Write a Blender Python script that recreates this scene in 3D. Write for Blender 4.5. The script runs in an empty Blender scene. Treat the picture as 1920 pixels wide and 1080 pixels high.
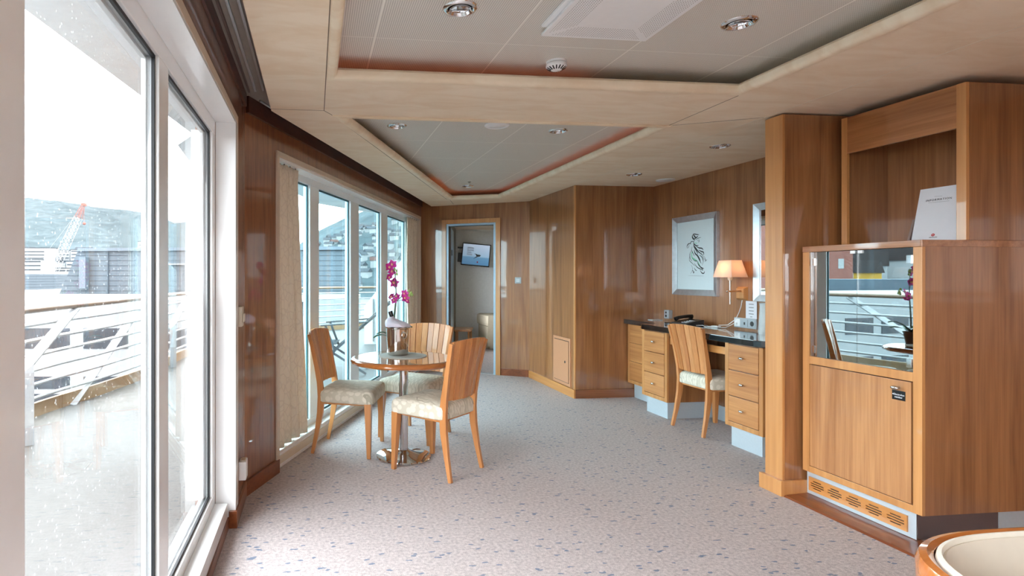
import bpy, bmesh, math, random
from mathutils import Vector, Matrix
from mathutils.geometry import tessellate_polygon
from mathutils import noise as mnoise
random.seed(7)
S = bpy.context.scene
COL = S.collection
PI = math.pi

# ------------------------------------------------------------------ camera, sky, exposure
FPX, CX, CY, CAMH = 1050.0, 712.0, 519.0, 1.30
YAW = math.atan((CX - 590.0) / FPX)
cam = bpy.data.cameras.new('camera')
cam.sensor_width = 36.0
cam.lens = FPX * 36.0 / 1920.0
cam.shift_x = (960.0 - CX) / 1920.0
cam.shift_y = -(540.0 - CY) / 1920.0
cam.clip_start = 0.05
cam.clip_end = 8000
camo = bpy.data.objects.new('camera', cam)
camo.location = (0, 0, CAMH)
camo.rotation_euler = (PI / 2, 0, -YAW)
COL.objects.link(camo)
S.camera = camo

w = bpy.data.worlds.new('overcast_sky')
S.world = w
w.use_nodes = True
wn = w.node_tree.nodes
wl = w.node_tree.links
bg = wn['Background']
bg.inputs['Color'].default_value = (0.95, 0.975, 1.0, 1)
bg.inputs['Strength'].default_value = 1.35

S.view_settings.view_transform = 'Standard'
S.view_settings.look = 'None'
S.view_settings.exposure = 3.38
S.view_settings.gamma = 1.0
S.view_settings.use_curve_mapping = False
S.cycles.max_bounces = 10
S.cycles.diffuse_bounces = 6
S.cycles.glossy_bounces = 4
S.cycles.transparent_max_bounces = 16
S.cycles.sample_clamp_indirect = 6.0
S.cycles.caustics_reflective = False
S.cycles.caustics_refractive = False

# ------------------------------------------------------------------ geometry of the plan
RX, RY = math.cos(YAW), -math.sin(YAW)
FX, FY = math.sin(YAW), math.cos(YAW)
def far_point(px, py, depth):
    """a direction measured in the photograph and a real distance -> a place in the world"""
    u = (px - CX) / FPX; v = (CY - py) / FPX
    return Vector((depth * (FX + u * RX), depth * (FY + u * RY), CAMH + v * depth))
H = 2.28                    # underside of the soffit
HT = 2.38                   # underside of the tiles in the trays
XL = -0.41                  # face of the left wall
W2P = Vector((-0.42, 3.37)); W2D = Vector((0.400, 0.9165)).normalized(); W2N = Vector((-W2D.y, W2D.x))
W3P = Vector((2.765, 6.985)); W3D = Vector((-0.861, 0.508)).normalized(); W3N = Vector((-W3D.y, W3D.x)) * -1
def isect(p, d, q, e):
    den = d.x * e.y - d.y * e.x
    t = ((q.x - p.x) * e.y - (q.y - p.y) * e.x) / den
    return p + d * t
C23 = isect(W2P, W2D, W3P, W3D)
S2END = (C23 - W2P).dot(W2D)
T3END = (C23 - W3P).dot(W3D)
def w2(s, o): return W2P + W2D * s + W2N * o       # o > 0 is outward
def w3(t, o): return W3P + W3D * t + W3N * o       # o > 0 is away from the saloon

# ------------------------------------------------------------------ materials
def lin(c):
    return tuple(((v / 12.92) if v <= 0.04045 else ((v + 0.055) / 1.055) ** 2.4) for v in (x / 255.0 for x in c))
def new_mat(name):
    m = bpy.data.materials.new(name); m.use_nodes = True
    return m, m.node_tree.nodes, m.node_tree.links, m.node_tree.nodes['Principled BSDF']
def plain(name, c, rough=0.5, metal=0.0, coat=0.0, spec=0.5, noise_amt=0.04, nscale=30, bump=0.0):
    m, N, L, P = new_mat(name)
    c = lin(c)
    P.inputs['Roughness'].default_value = rough
    P.inputs['Metallic'].default_value = metal
    P.inputs['Coat Weight'].default_value = coat
    P.inputs['Coat Roughness'].default_value = 0.06
    P.inputs['Specular IOR Level'].default_value = spec
    tc = N.new('ShaderNodeTexCoord'); nz = N.new('ShaderNodeTexNoise'); nz.inputs['Scale'].default_value = nscale
    nz.inputs['Detail'].default_value = 4
    L.new(tc.outputs['Object'], nz.inputs['Vector'])
    mx = N.new('ShaderNodeMix'); mx.data_type = 'RGBA'
    mx.inputs[6].default_value = (*[max(0, v * (1 - noise_amt * 2)) for v in c], 1)
    mx.inputs[7].default_value = (*[min(1, v * (1 + noise_amt * 2)) for v in c], 1)
    L.new(nz.outputs['Fac'], mx.inputs[0]); L.new(mx.outputs[2], P.inputs['Base Color'])
    if bump:
        b = N.new('ShaderNodeBump'); b.inputs['Strength'].default_value = bump; b.inputs['Distance'].default_value = 0.002
        L.new(nz.outputs['Fac'], b.inputs['Height']); L.new(b.outputs['Normal'], P.inputs['Normal'])
    return m
def wood(name, dark, light, axis='Z', rough=0.34, coat=1.0, fine=60.0, broad=7.0, crough=0.04, planks=0.0, coat_ior=1.55):
    """veneer: grain running along one axis"""
    m, N, L, P = new_mat(name)
    tc = N.new('ShaderNodeTexCoord')
    def mapped(sx, lo):
        mp = N.new('ShaderNodeMapping')
        sc = [sx, sx, sx]; sc['XYZ'.index(axis)] = lo
        mp.inputs['Scale'].default_value = sc
        L.new(tc.outputs['Object'], mp.inputs['Vector']); return mp
    a = N.new('ShaderNodeTexNoise'); a.inputs['Scale'].default_value = 1.0; a.inputs['Detail'].default_value = 3; a.inputs['Distortion'].default_value = 0.6
    L.new(mapped(broad, broad * 0.09).outputs[0], a.inputs['Vector'])
    b = N.new('ShaderNodeTexNoise'); b.inputs['Scale'].default_value = 1.0; b.inputs['Detail'].default_value = 5; b.inputs['Roughness'].default_value = 0.65
    L.new(mapped(fine, fine * 0.03).outputs[0], b.inputs['Vector'])
    mu = N.new('ShaderNodeMath'); mu.operation = 'MULTIPLY'; mu.inputs[1].default_value = 6.0
    L.new(a.outputs['Fac'], mu.inputs[0])
    fr = N.new('ShaderNodeMath'); fr.operation = 'PINGPONG'; fr.inputs[1].default_value = 1.0
    L.new(mu.outputs[0], fr.inputs[0])
    ad = N.new('ShaderNodeMix'); ad.data_type = 'FLOAT'; ad.inputs[0].default_value = 0.76
    L.new(fr.outputs[0], ad.inputs[2]); L.new(b.outputs['Fac'], ad.inputs[3])
    rp = N.new('ShaderNodeValToRGB')
    rp.color_ramp.elements[0].position = 0.26; rp.color_ramp.elements[0].color = (*lin(dark), 1)
    rp.color_ramp.elements[1].position = 0.74; rp.color_ramp.elements[1].color = (*lin(light), 1)
    L.new(ad.outputs[0], rp.inputs[0])
    L.new(rp.outputs[0], P.inputs['Base Color'])
    P.inputs['Roughness'].default_value = rough
    P.inputs['Coat Weight'].default_value = coat; P.inputs['Coat Roughness'].default_value = crough
    P.inputs['Coat IOR'].default_value = coat_ior
    # the lacquer lies in very slight waves
    wz = N.new('ShaderNodeTexNoise'); wz.inputs['Scale'].default_value = 2.2; wz.inputs['Detail'].default_value = 1
    L.new(tc.outputs['Object'], wz.inputs['Vector'])
    bp = N.new('ShaderNodeBump'); bp.inputs['Strength'].default_value = 0.25; bp.inputs['Distance'].default_value = 0.004
    L.new(wz.outputs['Fac'], bp.inputs['Height']); L.new(bp.outputs['Normal'], P.inputs['Coat Normal'])
    return m
M = {}
M['wood'] = wood('cherry veneer upright', (122, 77, 45), (170, 117, 74))
M['wood_y'] = wood('cherry veneer along y', (134, 80, 42), (182, 124, 76), axis='Y')
M['wood_x'] = wood('cherry veneer along x', (108, 58, 30), (150, 92, 52), axis='X')
M['edge'] = wood('cherry solid edge', (176, 118, 66), (212, 156, 98), rough=0.3, coat=0.4, fine=25, broad=4)
M['edge_y'] = wood('cherry solid edge along y', (176, 112, 58), (212, 150, 86), axis='Y', rough=0.3, coat=0.4, fine=25, broad=4)
M['front'] = wood('drawer front veneer', (166, 106, 58), (206, 148, 92), axis='Y', rough=0.35, coat=0.35, fine=40, broad=6)
M['front_z'] = wood('cupboard door veneer', (154, 102, 62), (198, 146, 98), axis='Z', rough=0.3, coat=0.5, fine=55, broad=6)
M['wood_left'] = wood('backlit cherry tone', (108, 62, 38), (150, 96, 62), fine=90, broad=16)  # darker, redder copy for the window walls, backlit shade put into the colour
M['base'] = wood('skirting wood', (104, 52, 28), (146, 82, 46), axis='Y', rough=0.3, coat=0.5)
M['chair'] = wood('cherry chair slats', (178, 112, 60), (212, 150, 94), rough=0.32, coat=0.3, fine=40, broad=5)
M['chair_b'] = wood('cherry chair slats darker', (164, 98, 50), (200, 134, 80), rough=0.32, coat=0.3, fine=40, broad=5)
M['chair_c'] = wood('cherry chair slats paler', (188, 124, 72), (220, 162, 106), rough=0.32, coat=0.3, fine=40, broad=5)
M['table'] = wood('table veneer', (150, 96, 56), (186, 134, 88), axis='Y', rough=0.15, coat=1.0, crough=0.02, coat_ior=1.8)
M['rim'] = wood('table rim', (150, 84, 38), (190, 118, 60), axis='X', rough=0.2, coat=1.0, crough=0.03)
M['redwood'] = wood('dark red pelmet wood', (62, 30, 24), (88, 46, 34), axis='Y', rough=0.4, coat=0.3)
M['hatch'] = plain('painted hatch', (196, 140, 104), 0.35, coat=0.3, noise_amt=0.02)
M['white_paint'] = plain('white gloss paint', (240, 242, 243), 0.25, coat=0.5, noise_amt=0.01)
M['white_metal'] = plain('white metal', (238, 240, 241), 0.3, noise_amt=0.015)
M['cream'] = plain('cream plastic', (214, 204, 186), 0.4, noise_amt=0.02)
M['beige_edge'] = plain('beige casing edge', (206, 190, 172), 0.4, noise_amt=0.02)
M['steel'] = plain('brushed plinth steel', (196, 208, 216), 0.38, 0.25, noise_amt=0.03, nscale=80)
M['alu'] = plain('aluminium', (200, 202, 208), 0.35, 0.8, noise_amt=0.02)
M['chrome'] = plain('chrome', (225, 226, 228), 0.06, 1.0, noise_amt=0.0)
M['nickel'] = plain('nickel', (200, 196, 190), 0.2, 1.0, noise_amt=0.0)
M['gasket'] = plain('black rubber', (20, 22, 26), 0.5)
M['black'] = plain('black plastic', (14, 15, 17), 0.35, noise_amt=0.0)
M['granite'] = plain('black granite', (14, 18, 22), 0.08, coat=1.0, noise_amt=0.5, nscale=220)
M['grey_plate'] = plain('grey switch plate', (150, 158, 160), 0.35, 0.3)
M['socket'] = plain('pale blue grey socket', (176, 184, 190), 0.35)
M['paper'] = plain('white paper', (226, 229, 236), 0.6, noise_amt=0.01)
M['ink'] = plain('printed ink', (40, 42, 46), 0.6)
M['pale_ink'] = plain('pale printed ink', (128, 130, 136), 0.6)
M['red_ink'] = plain('red printed ink', (172, 36, 40), 0.6)
M['green_ink'] = plain('green printed ink', (120, 196, 160), 0.6)
M['silver_frame'] = plain('silver picture frame', (190, 192, 196), 0.28, 0.75, noise_amt=0.10, nscale=24)
M['mount'] = plain('pale mount board', (212, 224, 228), 0.5, noise_amt=0.01)
M['trough'] = plain('trough lining', (150, 140, 130), 0.5, noise_amt=0.08, nscale=9)
M['placemat'] = plain('grey placemat', (186, 186, 178), 0.7, noise_amt=0.03)
M['napkin'] = plain('white napkin', (214, 212, 226), 0.8, noise_amt=0.03)
M['bottle'] = plain('dark bottle foil', (22, 30, 28), 0.3, coat=0.5)
M['stem'] = plain('orchid stem green', (62, 84, 58), 0.5)
M['leaf'] = plain('orchid leaf', (40, 104, 66), 0.3, coat=0.3)
M['petal'] = plain('magenta petal', (196, 44, 150), 0.55, noise_amt=0.30, nscale=60)
M['lip'] = plain('orchid lip', (232, 176, 150), 0.5)
M['bud'] = plain('green bud', (164, 196, 110), 0.5)
M['pot'] = plain('brown pot', (92, 66, 54), 0.5)
M['wallcloth'] = plain('grey wall cloth', (140, 138, 127), 0.9, noise_amt=0.16, nscale=120, bump=0.3)
M['doorgrey'] = plain('blue grey door frame', (160, 184, 202), 0.35, 0.2)
M['bedspread'] = plain('cream bedspread', (214, 206, 184), 0.9)
M['leather'] = plain('cream upholstery', (222, 212, 196), 0.75, noise_amt=0.04, nscale=14)
M['piping'] = plain('white piping', (236, 230, 216), 0.6)
M['shell'] = wood('armchair shell', (168, 92, 42), (200, 124, 62), axis='X', rough=0.2, coat=1.0)
M['deckpaint'] = plain('pale wet deck', (84, 84, 82), 0.5, noise_amt=0.10, nscale=14, bump=0.3)
M['rust'] = plain('tan kerb paint', (128, 104, 78), 0.5, noise_amt=0.12, nscale=8)
M['railwhite'] = plain('white rail paint', (140, 142, 144), 0.4)
M['handrail'] = plain('varnished handrail', (111, 88, 68), 0.4, noise_amt=0.1)
M['overhead'] = plain('deck overhead paint', (232, 240, 244), 0.5)
M['cladding'] = plain('grey blue cladding', (66, 76, 84), 0.6, noise_amt=0.04, nscale=0.4)
M['facade'] = plain('white quay facade', (120, 121, 122), 0.6, noise_amt=0.02, nscale=0.5)
M['facadeglass'] = plain('dark facade glazing', (38, 42, 48), 0.2, noise_amt=0.35, nscale=1.2)
M['ducting'] = plain('pale duct', (74, 84, 93), 0.4)
M['crane_white'] = plain('white crane steel', (141, 141, 141), 0.5)
M['crane_red'] = plain('red crane steel', (134, 84, 76), 0.5)
M['flat_roof'] = plain('flat roof', (95, 99, 101), 0.7)
M['house_wall'] = plain('pale house wall', (125, 126, 126), 0.7, noise_amt=0.02)
M['house_roof'] = plain('slate house roof', (54, 58, 62), 0.7)
M['house_roof_red'] = plain('red house roof', (72, 52, 48), 0.7)
M['brick'] = plain('brick wall', (108, 70, 62), 0.8, noise_amt=0.12, nscale=0.8)
M['darkroof'] = plain('dark tiled roof', (34, 30, 30), 0.8)
M['yellow_wall'] = plain('yellow house wall', (140, 108, 40), 0.8)
M['deckchair'] = plain('grey blue deck chair frame', (46, 57, 64), 0.5)
M['deckcanvas'] = plain('dark grey sling', (36, 46, 52), 0.7)
M['mirror'] = plain('mirror glass', (220, 224, 226), 0.02, 1.0, noise_amt=0.0)
M['shelfedge'] = plain('glass shelf edge', (220, 236, 234), 0.1)

def emit(name, c, s):
    m, N, L, P = new_mat(name)
    P.inputs['Base Color'].default_value = (*lin(c), 1)
    P.inputs['Emission Color'].default_value = (*lin(c), 1)
    P.inputs['Emission Strength'].default_value = s
    return m
M['cove'] = emit('cove rope light', (255, 130, 80), 0.10)
M['bulb'] = emit('warm bulb', (255, 206, 160), 3.2)

def shade_mat():
    m, N, L, P = new_mat('lampshade cloth')
    P.inputs['Base Color'].default_value = (*lin((250, 236, 224)), 1)
    P.inputs['Roughness'].default_value = 0.9
    tr = N.new('ShaderNodeBsdfTranslucent'); tr.inputs['Color'].default_value = (*lin((255, 236, 216)), 1)
    mx = N.new('ShaderNodeMixShader'); mx.inputs[0].default_value = 0.5
    L.new(P.outputs[0], mx.inputs[1]); L.new(tr.outputs[0], mx.inputs[2])
    L.new(mx.outputs[0], N['Material Output'].inputs['Surface'])
    return m
M['shade'] = shade_mat()

def glass(name, tint, refl=0.06, dirt=0.0):
    m, N, L, P = new_mat(name)
    N.remove(P)
    t = N.new('ShaderNodeBsdfTransparent'); t.inputs['Color'].default_value = (*tint, 1)
    g = N.new('ShaderNodeBsdfGlossy'); g.inputs['Roughness'].default_value = 0.0; g.inputs['Color'].default_value = (1, 1, 1, 1)
    lw = N.new('ShaderNodeLayerWeight'); lw.inputs['Blend'].default_value = 0.5
    pw = N.new('ShaderNodeMath'); pw.operation = 'POWER'; pw.inputs[1].default_value = 5.0
    L.new(lw.outputs['Facing'], pw.inputs[0])
    ma = N.new('ShaderNodeMath'); ma.operation = 'MULTIPLY_ADD'; ma.use_clamp = True
    ma.inputs[1].default_value = 0.9; ma.inputs[2].default_value = 0.03 + refl
    L.new(pw.outputs[0], ma.inputs[0])
    mx = N.new('ShaderNodeMixShader')
    L.new(ma.outputs[0], mx.inputs[0]); L.new(t.outputs[0], mx.inputs[1]); L.new(g.outputs[0], mx.inputs[2])
    out = N['Material Output']
    if dirt > 0:
        tc = N.new('ShaderNodeTexCoord'); v = N.new('ShaderNodeTexVoronoi'); v.inputs['Scale'].default_value = 55
        L.new(tc.outputs['Object'], v.inputs['Vector'])
        lt = N.new('ShaderNodeMath'); lt.operation = 'LESS_THAN'; lt.inputs[1].default_value = 0.13
        L.new(v.outputs['Distance'], lt.inputs[0])
        n2 = N.new('ShaderNodeTexNoise'); n2.inputs['Scale'].default_value = 2.0
        L.new(tc.outputs['Object'], n2.inputs['Vector'])
        mm = N.new('ShaderNodeMath'); mm.operation = 'MULTIPLY'; L.new(lt.outputs[0], mm.inputs[0]); L.new(n2.outputs['Fac'], mm.inputs[1])
        m2 = N.new('ShaderNodeMath'); m2.operation = 'MULTIPLY'; m2.inputs[1].default_value = dirt; L.new(mm.outputs[0], m2.inputs[0])
        tl = N.new('ShaderNodeBsdfTranslucent'); tl.inputs['Color'].default_value = (0.9, 0.95, 1, 1)
        m3 = N.new('ShaderNodeMixShader')
        L.new(m2.outputs[0], m3.inputs[0]); L.new(mx.outputs[0], m3.inputs[1]); L.new(tl.outputs[0], m3.inputs[2])
        L.new(m3.outputs[0], out.inputs['Surface'])
    else:
        L.new(mx.outputs[0], out.inputs['Surface'])
    return m
M['glass'] = glass('clear window glass', (0.97, 0.985, 0.99), 0.0, 0.30)
M['glass_tint'] = glass('blue tinted window glass', (0.78, 0.92, 0.955), 0.01, 0.2)
M['cab_glass'] = glass('dark cabinet door glass', (0.50, 0.51, 0.51), 0.45)
M['clear'] = glass('drinking glass', (0.93, 0.95, 0.95), 0.05)

def carpet():
    m, N, L, P = new_mat('speckled carpet')
    P.inputs['Roughness'].default_value = 0.95
    P.inputs['Specular IOR Level'].default_value = 0.1
    tc = N.new('ShaderNodeTexCoord')
    pos = tc.outputs['Object']
    fine = N.new('ShaderNodeTexNoise'); fine.inputs['Scale'].default_value = 320; fine.inputs['Detail'].default_value = 3
    L.new(pos, fine.inputs['Vector'])
    med = N.new('ShaderNodeTexNoise'); med.inputs['Scale'].default_value = 60; med.inputs['Detail'].default_value = 2
    L.new(pos, med.inputs['Vector'])
    r = N.new('ShaderNodeValToRGB')
    r.color_ramp.elements[0].position = 0.33; r.color_ramp.elements[0].color = (*lin((146, 140, 142)), 1)
    r.color_ramp.elements[1].position = 0.62; r.color_ramp.elements[1].color = (*lin((224, 214, 212)), 1)
    av = N.new('ShaderNodeMix'); av.data_type = 'FLOAT'; av.inputs[0].default_value = 0.35
    L.new(fine.outputs['Fac'], av.inputs[2]); L.new(med.outputs['Fac'], av.inputs[3]); L.new(av.outputs[0], r.inputs[0])
    last = r.outputs[0]
    for rot, sx, sy, off in ((0.5, 9, 22, 0), (-0.35, 9, 21, 3.3), (1.0, 10, 20, 7.7)):
        mp = N.new('ShaderNodeMapping'); mp.inputs['Rotation'].default_value = (0, 0, rot); mp.inputs['Scale'].default_value = (sx, sy, 1); mp.inputs['Location'].default_value = (off, off, 0)
        L.new(pos, mp.inputs['Vector'])
        v = N.new('ShaderNodeTexVoronoi'); v.inputs['Scale'].default_value = 1.0; v.voronoi_dimensions = '2D'; v.inputs['Randomness'].default_value = 1.0
        wn2 = N.new('ShaderNodeTexNoise'); wn2.inputs['Scale'].default_value = 30; L.new(pos, wn2.inputs['Vector'])
        va = N.new('ShaderNodeVectorMath'); va.operation = 'MULTIPLY_ADD'; va.inputs[1].default_value = (0.45, 0.45, 0)
        L.new(wn2.outputs['Color'], va.inputs[0]); L.new(mp.outputs[0], va.inputs[2])
        L.new(va.outputs[0], v.inputs['Vector'])
        lt = N.new('ShaderNodeMath'); lt.operation = 'LESS_THAN'; lt.inputs[1].default_value = 0.125
        L.new(v.outputs['Distance'], lt.inputs[0])
        sp = N.new('ShaderNodeSeparateColor'); L.new(v.outputs['Color'], sp.inputs[0])
        pick = N.new('ShaderNodeMath'); pick.operation = 'GREATER_THAN'; pick.inputs[1].default_value = 0.84; L.new(sp.outputs[0], pick.inputs[0])
        an = N.new('ShaderNodeMath'); an.operation = 'MULTIPLY'; L.new(lt.outputs[0], an.inputs[0]); L.new(pick.outputs[0], an.inputs[1])
        st = N.new('ShaderNodeMath'); st.operation = 'MULTIPLY'; st.inputs[1].default_value = 0.75; L.new(an.outputs[0], st.inputs[0])
        mx = N.new('ShaderNodeMix'); mx.data_type = 'RGBA'; mx.inputs[7].default_value = (*lin((96, 120, 150)), 1)
        L.new(st.outputs[0], mx.inputs[0]); L.new(last, mx.inputs[6]); last = mx.outputs[2]
    L.new(last, P.inputs['Base Color'])
    b = N.new('ShaderNodeBump'); b.inputs['Strength'].default_value = 0.6; b.inputs['Distance'].default_value = 0.004
    L.new(fine.outputs['Fac'], b.inputs['Height']); L.new(b.outputs['Normal'], P.inputs['Normal'])
    return m
M['carpet'] = carpet()

def soffit_mat(name, base, stain, ax=(1.6, 4.5)):
    m, N, L, P = new_mat(name)
    P.inputs['Roughness'].default_value = 0.75
    tc = N.new('ShaderNodeTexCoord'); mp = N.new('ShaderNodeMapping'); mp.inputs['Scale'].default_value = (ax[0], ax[1], 2)
    L.new(tc.outputs['Object'], mp.inputs['Vector'])
    a = N.new('ShaderNodeTexNoise'); a.inputs['Scale'].default_value = 1.6; a.inputs['Detail'].default_value = 7; a.inputs['Roughness'].default_value = 0.6; a.inputs['Distortion'].default_value = 0.8
    L.new(mp.outputs[0], a.inputs['Vector'])
    r = N.new('ShaderNodeValToRGB')
    r.color_ramp.elements[0].position = 0.38; r.color_ramp.elements[0].color = (*lin(stain), 1)
    r.color_ramp.elements[1].position = 0.60; r.color_ramp.elements[1].color = (*lin(base), 1)
    L.new(a.outputs['Fac'], r.inputs[0]); L.new(r.outputs[0], P.inputs['Base Color'])
    return m
M['soffit'] = soffit_mat('mottled beige panel', (242, 226, 202), (234, 213, 184))
M['lipm'] = soffit_mat('beige rounded edge', (244, 230, 204), (234, 214, 184))

def tile_mat():
    m, N, L, P = new_mat('perforated ceiling tile')
    P.inputs['Roughness'].default_value = 0.5
    P.inputs['Metallic'].default_value = 0.0
    geo = N.new('ShaderNodeNewGeometry'); sp = N.new('ShaderNodeSeparateXYZ'); L.new(geo.outputs['Position'], sp.inputs[0])
    def seam(out, off, pitch, wid):
        a = N.new('ShaderNodeMath'); a.operation = 'SUBTRACT'; a.inputs[1].default_value = off; L.new(out, a.inputs[0])
        b = N.new('ShaderNodeMath'); b.operation = 'PINGPONG'; b.inputs[1].default_value = pitch / 2; L.new(a.outputs[0], b.inputs[0])
        c = N.new('ShaderNodeMath'); c.operation = 'LESS_THAN'; c.inputs[1].default_value = wid; L.new(b.outputs[0], c.inputs[0])
        return c.outputs[0]
    s1 = seam(sp.outputs[0], 0.271, 0.6085, 0.0035)
    s2 = seam(sp.outputs[1], 2.515, 0.62, 0.0025)
    mx_ = N.new('ShaderNodeMath'); mx_.operation = 'MAXIMUM'; L.new(s1, mx_.inputs[0]); L.new(s2, mx_.inputs[1])
    # fine perforation rows
    h1 = seam(sp.outputs[0], 0.0, 0.009, 0.0016)
    h2 = seam(sp.outputs[1], 0.0, 0.009, 0.0028)
    hh = N.new('ShaderNodeMath'); hh.operation = 'MULTIPLY'; L.new(h1, hh.inputs[0]); L.new(h2, hh.inputs[1])
    c1 = N.new('ShaderNodeMix'); c1.data_type = 'RGBA'; c1.inputs[6].default_value = (*lin((222, 219, 211)), 1); c1.inputs[7].default_value = (*lin((160, 156, 148)), 1)
    L.new(hh.outputs[0], c1.inputs[0])
    c2 = N.new('ShaderNodeMix'); c2.data_type = 'RGBA'; c2.inputs[7].default_value = (*lin((240, 238, 230)), 1)  # paler seam lines, the grid's highlight put into the colour
    L.new(mx_.outputs[0], c2.inputs[0]); L.new(c1.outputs[2], c2.inputs[6]); L.new(c2.outputs[2], P.inputs['Base Color'])
    return m
M['tile'] = tile_mat()

def seat_fabric():
    m, N, L, P = new_mat('patterned seat fabric')
    P.inputs['Roughness'].default_value = 0.9
    tc = N.new('ShaderNodeTexCoord'); mp = N.new('ShaderNodeMapping'); mp.inputs['Scale'].default_value = (64, 20, 20); mp.inputs['Rotation'].default_value = (0, 0, 0.5)
    L.new(tc.outputs['Object'], mp.inputs['Vector'])
    v = N.new('ShaderNodeTexVoronoi'); v.inputs['Scale'].default_value = 1.0; v.inputs['Randomness'].default_value = 0.6
    L.new(mp.outputs[0], v.inputs['Vector'])
    r = N.new('ShaderNodeValToRGB')
    r.color_ramp.elements[0].position = 0.42; r.color_ramp.elements[0].color = (*lin((226, 220, 204)), 1)
    r.color_ramp.elements[1].position = 0.50; r.color_ramp.elements[1].color = (*lin((206, 200, 182)), 1)
    L.new(v.outputs['Distance'], r.inputs[0])
    wv = N.new('ShaderNodeTexWave'); wv.inputs['Scale'].default_value = 3.2; wv.inputs['Distortion'].default_value = 9; wv.inputs['Detail Scale'].default_value = 1.2
    L.new(tc.outputs['Object'], wv.inputs['Vector'])
    gt = N.new('ShaderNodeMath'); gt.operation = 'GREATER_THAN'; gt.inputs[1].default_value = 0.995; L.new(wv.outputs['Fac'], gt.inputs[0])
    mx = N.new('ShaderNodeMix'); mx.data_type = 'RGBA'; mx.inputs[7].default_value = (*lin((176, 170, 152)), 1)
    L.new(gt.outputs[0], mx.inputs[0]); L.new(r.outputs[0], mx.inputs[6]); L.new(mx.outputs[2], P.inputs['Base Color'])
    return m
M['fabric'] = seat_fabric()

def curtain_mat():
    m, N, L, P = new_mat('cream damask curtain')
    P.inputs['Roughness'].default_value = 0.85
    tc = N.new('ShaderNodeTexCoord'); mp = N.new('ShaderNodeMapping'); mp.inputs['Scale'].default_value = (30, 30, 16)
    L.new(tc.outputs['Object'], mp.inputs['Vector'])
    v = N.new('ShaderNodeTexVoronoi'); v.feature = 'DISTANCE_TO_EDGE'; v.inputs['Scale'].default_value = 1.0
    L.new(mp.outputs[0], v.inputs['Vector'])
    r = N.new('ShaderNodeValToRGB')
    r.color_ramp.elements[0].position = 0.03; r.color_ramp.elements[0].color = (*lin((220, 207, 190)), 1)
    r.color_ramp.elements[1].position = 0.08; r.color_ramp.elements[1].color = (*lin((230, 218, 200)), 1)
    L.new(v.outputs['Distance'], r.inputs[0]); L.new(r.outputs[0], P.inputs['Base Color'])
    tr = N.new('ShaderNodeBsdfTranslucent'); L.new(r.outputs[0], tr.inputs['Color'])
    mx = N.new('ShaderNodeMixShader'); mx.inputs[0].default_value = 0.10
    L.new(P.outputs[0], mx.inputs[1]); L.new(tr.outputs[0], mx.inputs[2]); L.new(mx.outputs[0], N['Material Output'].inputs['Surface'])
    return m
M['curtain'] = curtain_mat()

def forest_mat():
    m, N, L, P = new_mat('wooded hillside')
    P.inputs['Roughness'].default_value = 1.0
    tc = N.new('ShaderNodeTexCoord')
    a = N.new('ShaderNodeTexNoise'); a.inputs['Scale'].default_value = 0.035; a.inputs['Detail'].default_value = 10; a.inputs['Roughness'].default_value = 0.7
    L.new(tc.outputs['Object'], a.inputs['Vector'])
    r = N.new('ShaderNodeValToRGB')
    r.color_ramp.elements[0].position = 0.35; r.color_ramp.elements[0].color = (*lin((44, 54, 57)), 1)  # bluish grey foliage, with distance haze mixed into the colour
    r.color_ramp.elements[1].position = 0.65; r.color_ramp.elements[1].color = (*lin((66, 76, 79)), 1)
    L.new(a.outputs['Fac'], r.inputs[0]); L.new(r.outputs[0], P.inputs['Base Color'])
    return m
M['forest'] = forest_mat()
M['far_hill'] = plain('distant hill haze tint', (112, 118, 121), 1.0, nscale=0.02)  # distance haze painted in as a pale base colour

def screen_mat():
    m, N, L, P = new_mat('television picture')
    tc = N.new('ShaderNodeTexCoord'); sp = N.new('ShaderNodeSeparateXYZ'); L.new(tc.outputs['Generated'], sp.inputs[0])
    r = N.new('ShaderNodeValToRGB'); e = r.color_ramp.elements
    e[0].position = 0.0; e[0].color = (*lin((78, 132, 176)), 1)
    e[1].position = 1.0; e[1].color = (*lin((186, 204, 226)), 1)
    k = e.new(0.36); k.color = (*lin((96, 146, 184)), 1)
    k = e.new(0.42); k.color = (*lin((150, 184, 212)), 1)
    L.new(sp.outputs[2], r.inputs[0])
    L.new(r.outputs[0], P.inputs['Base Color']); L.new(r.outputs[0], P.inputs['Emission Color'])
    P.inputs['Emission Strength'].default_value = 0.05
    P.inputs['Roughness'].default_value = 0.3
    return m
M['screen'] = screen_mat()

# matt outdoor surfaces, weathered: hardly any sheen
for k_ in ('forest', 'far_hill', 'deckpaint', 'rust', 'facade', 'flat_roof', 'house_wall', 'house_roof', 'house_roof_red', 'brick', 'darkroof', 'yellow_wall', 'cladding', 'crane_white', 'crane_red', 'deckcanvas'):
    M[k_].node_tree.nodes['Principled BSDF'].inputs['Specular IOR Level'].default_value = 0.08
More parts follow.
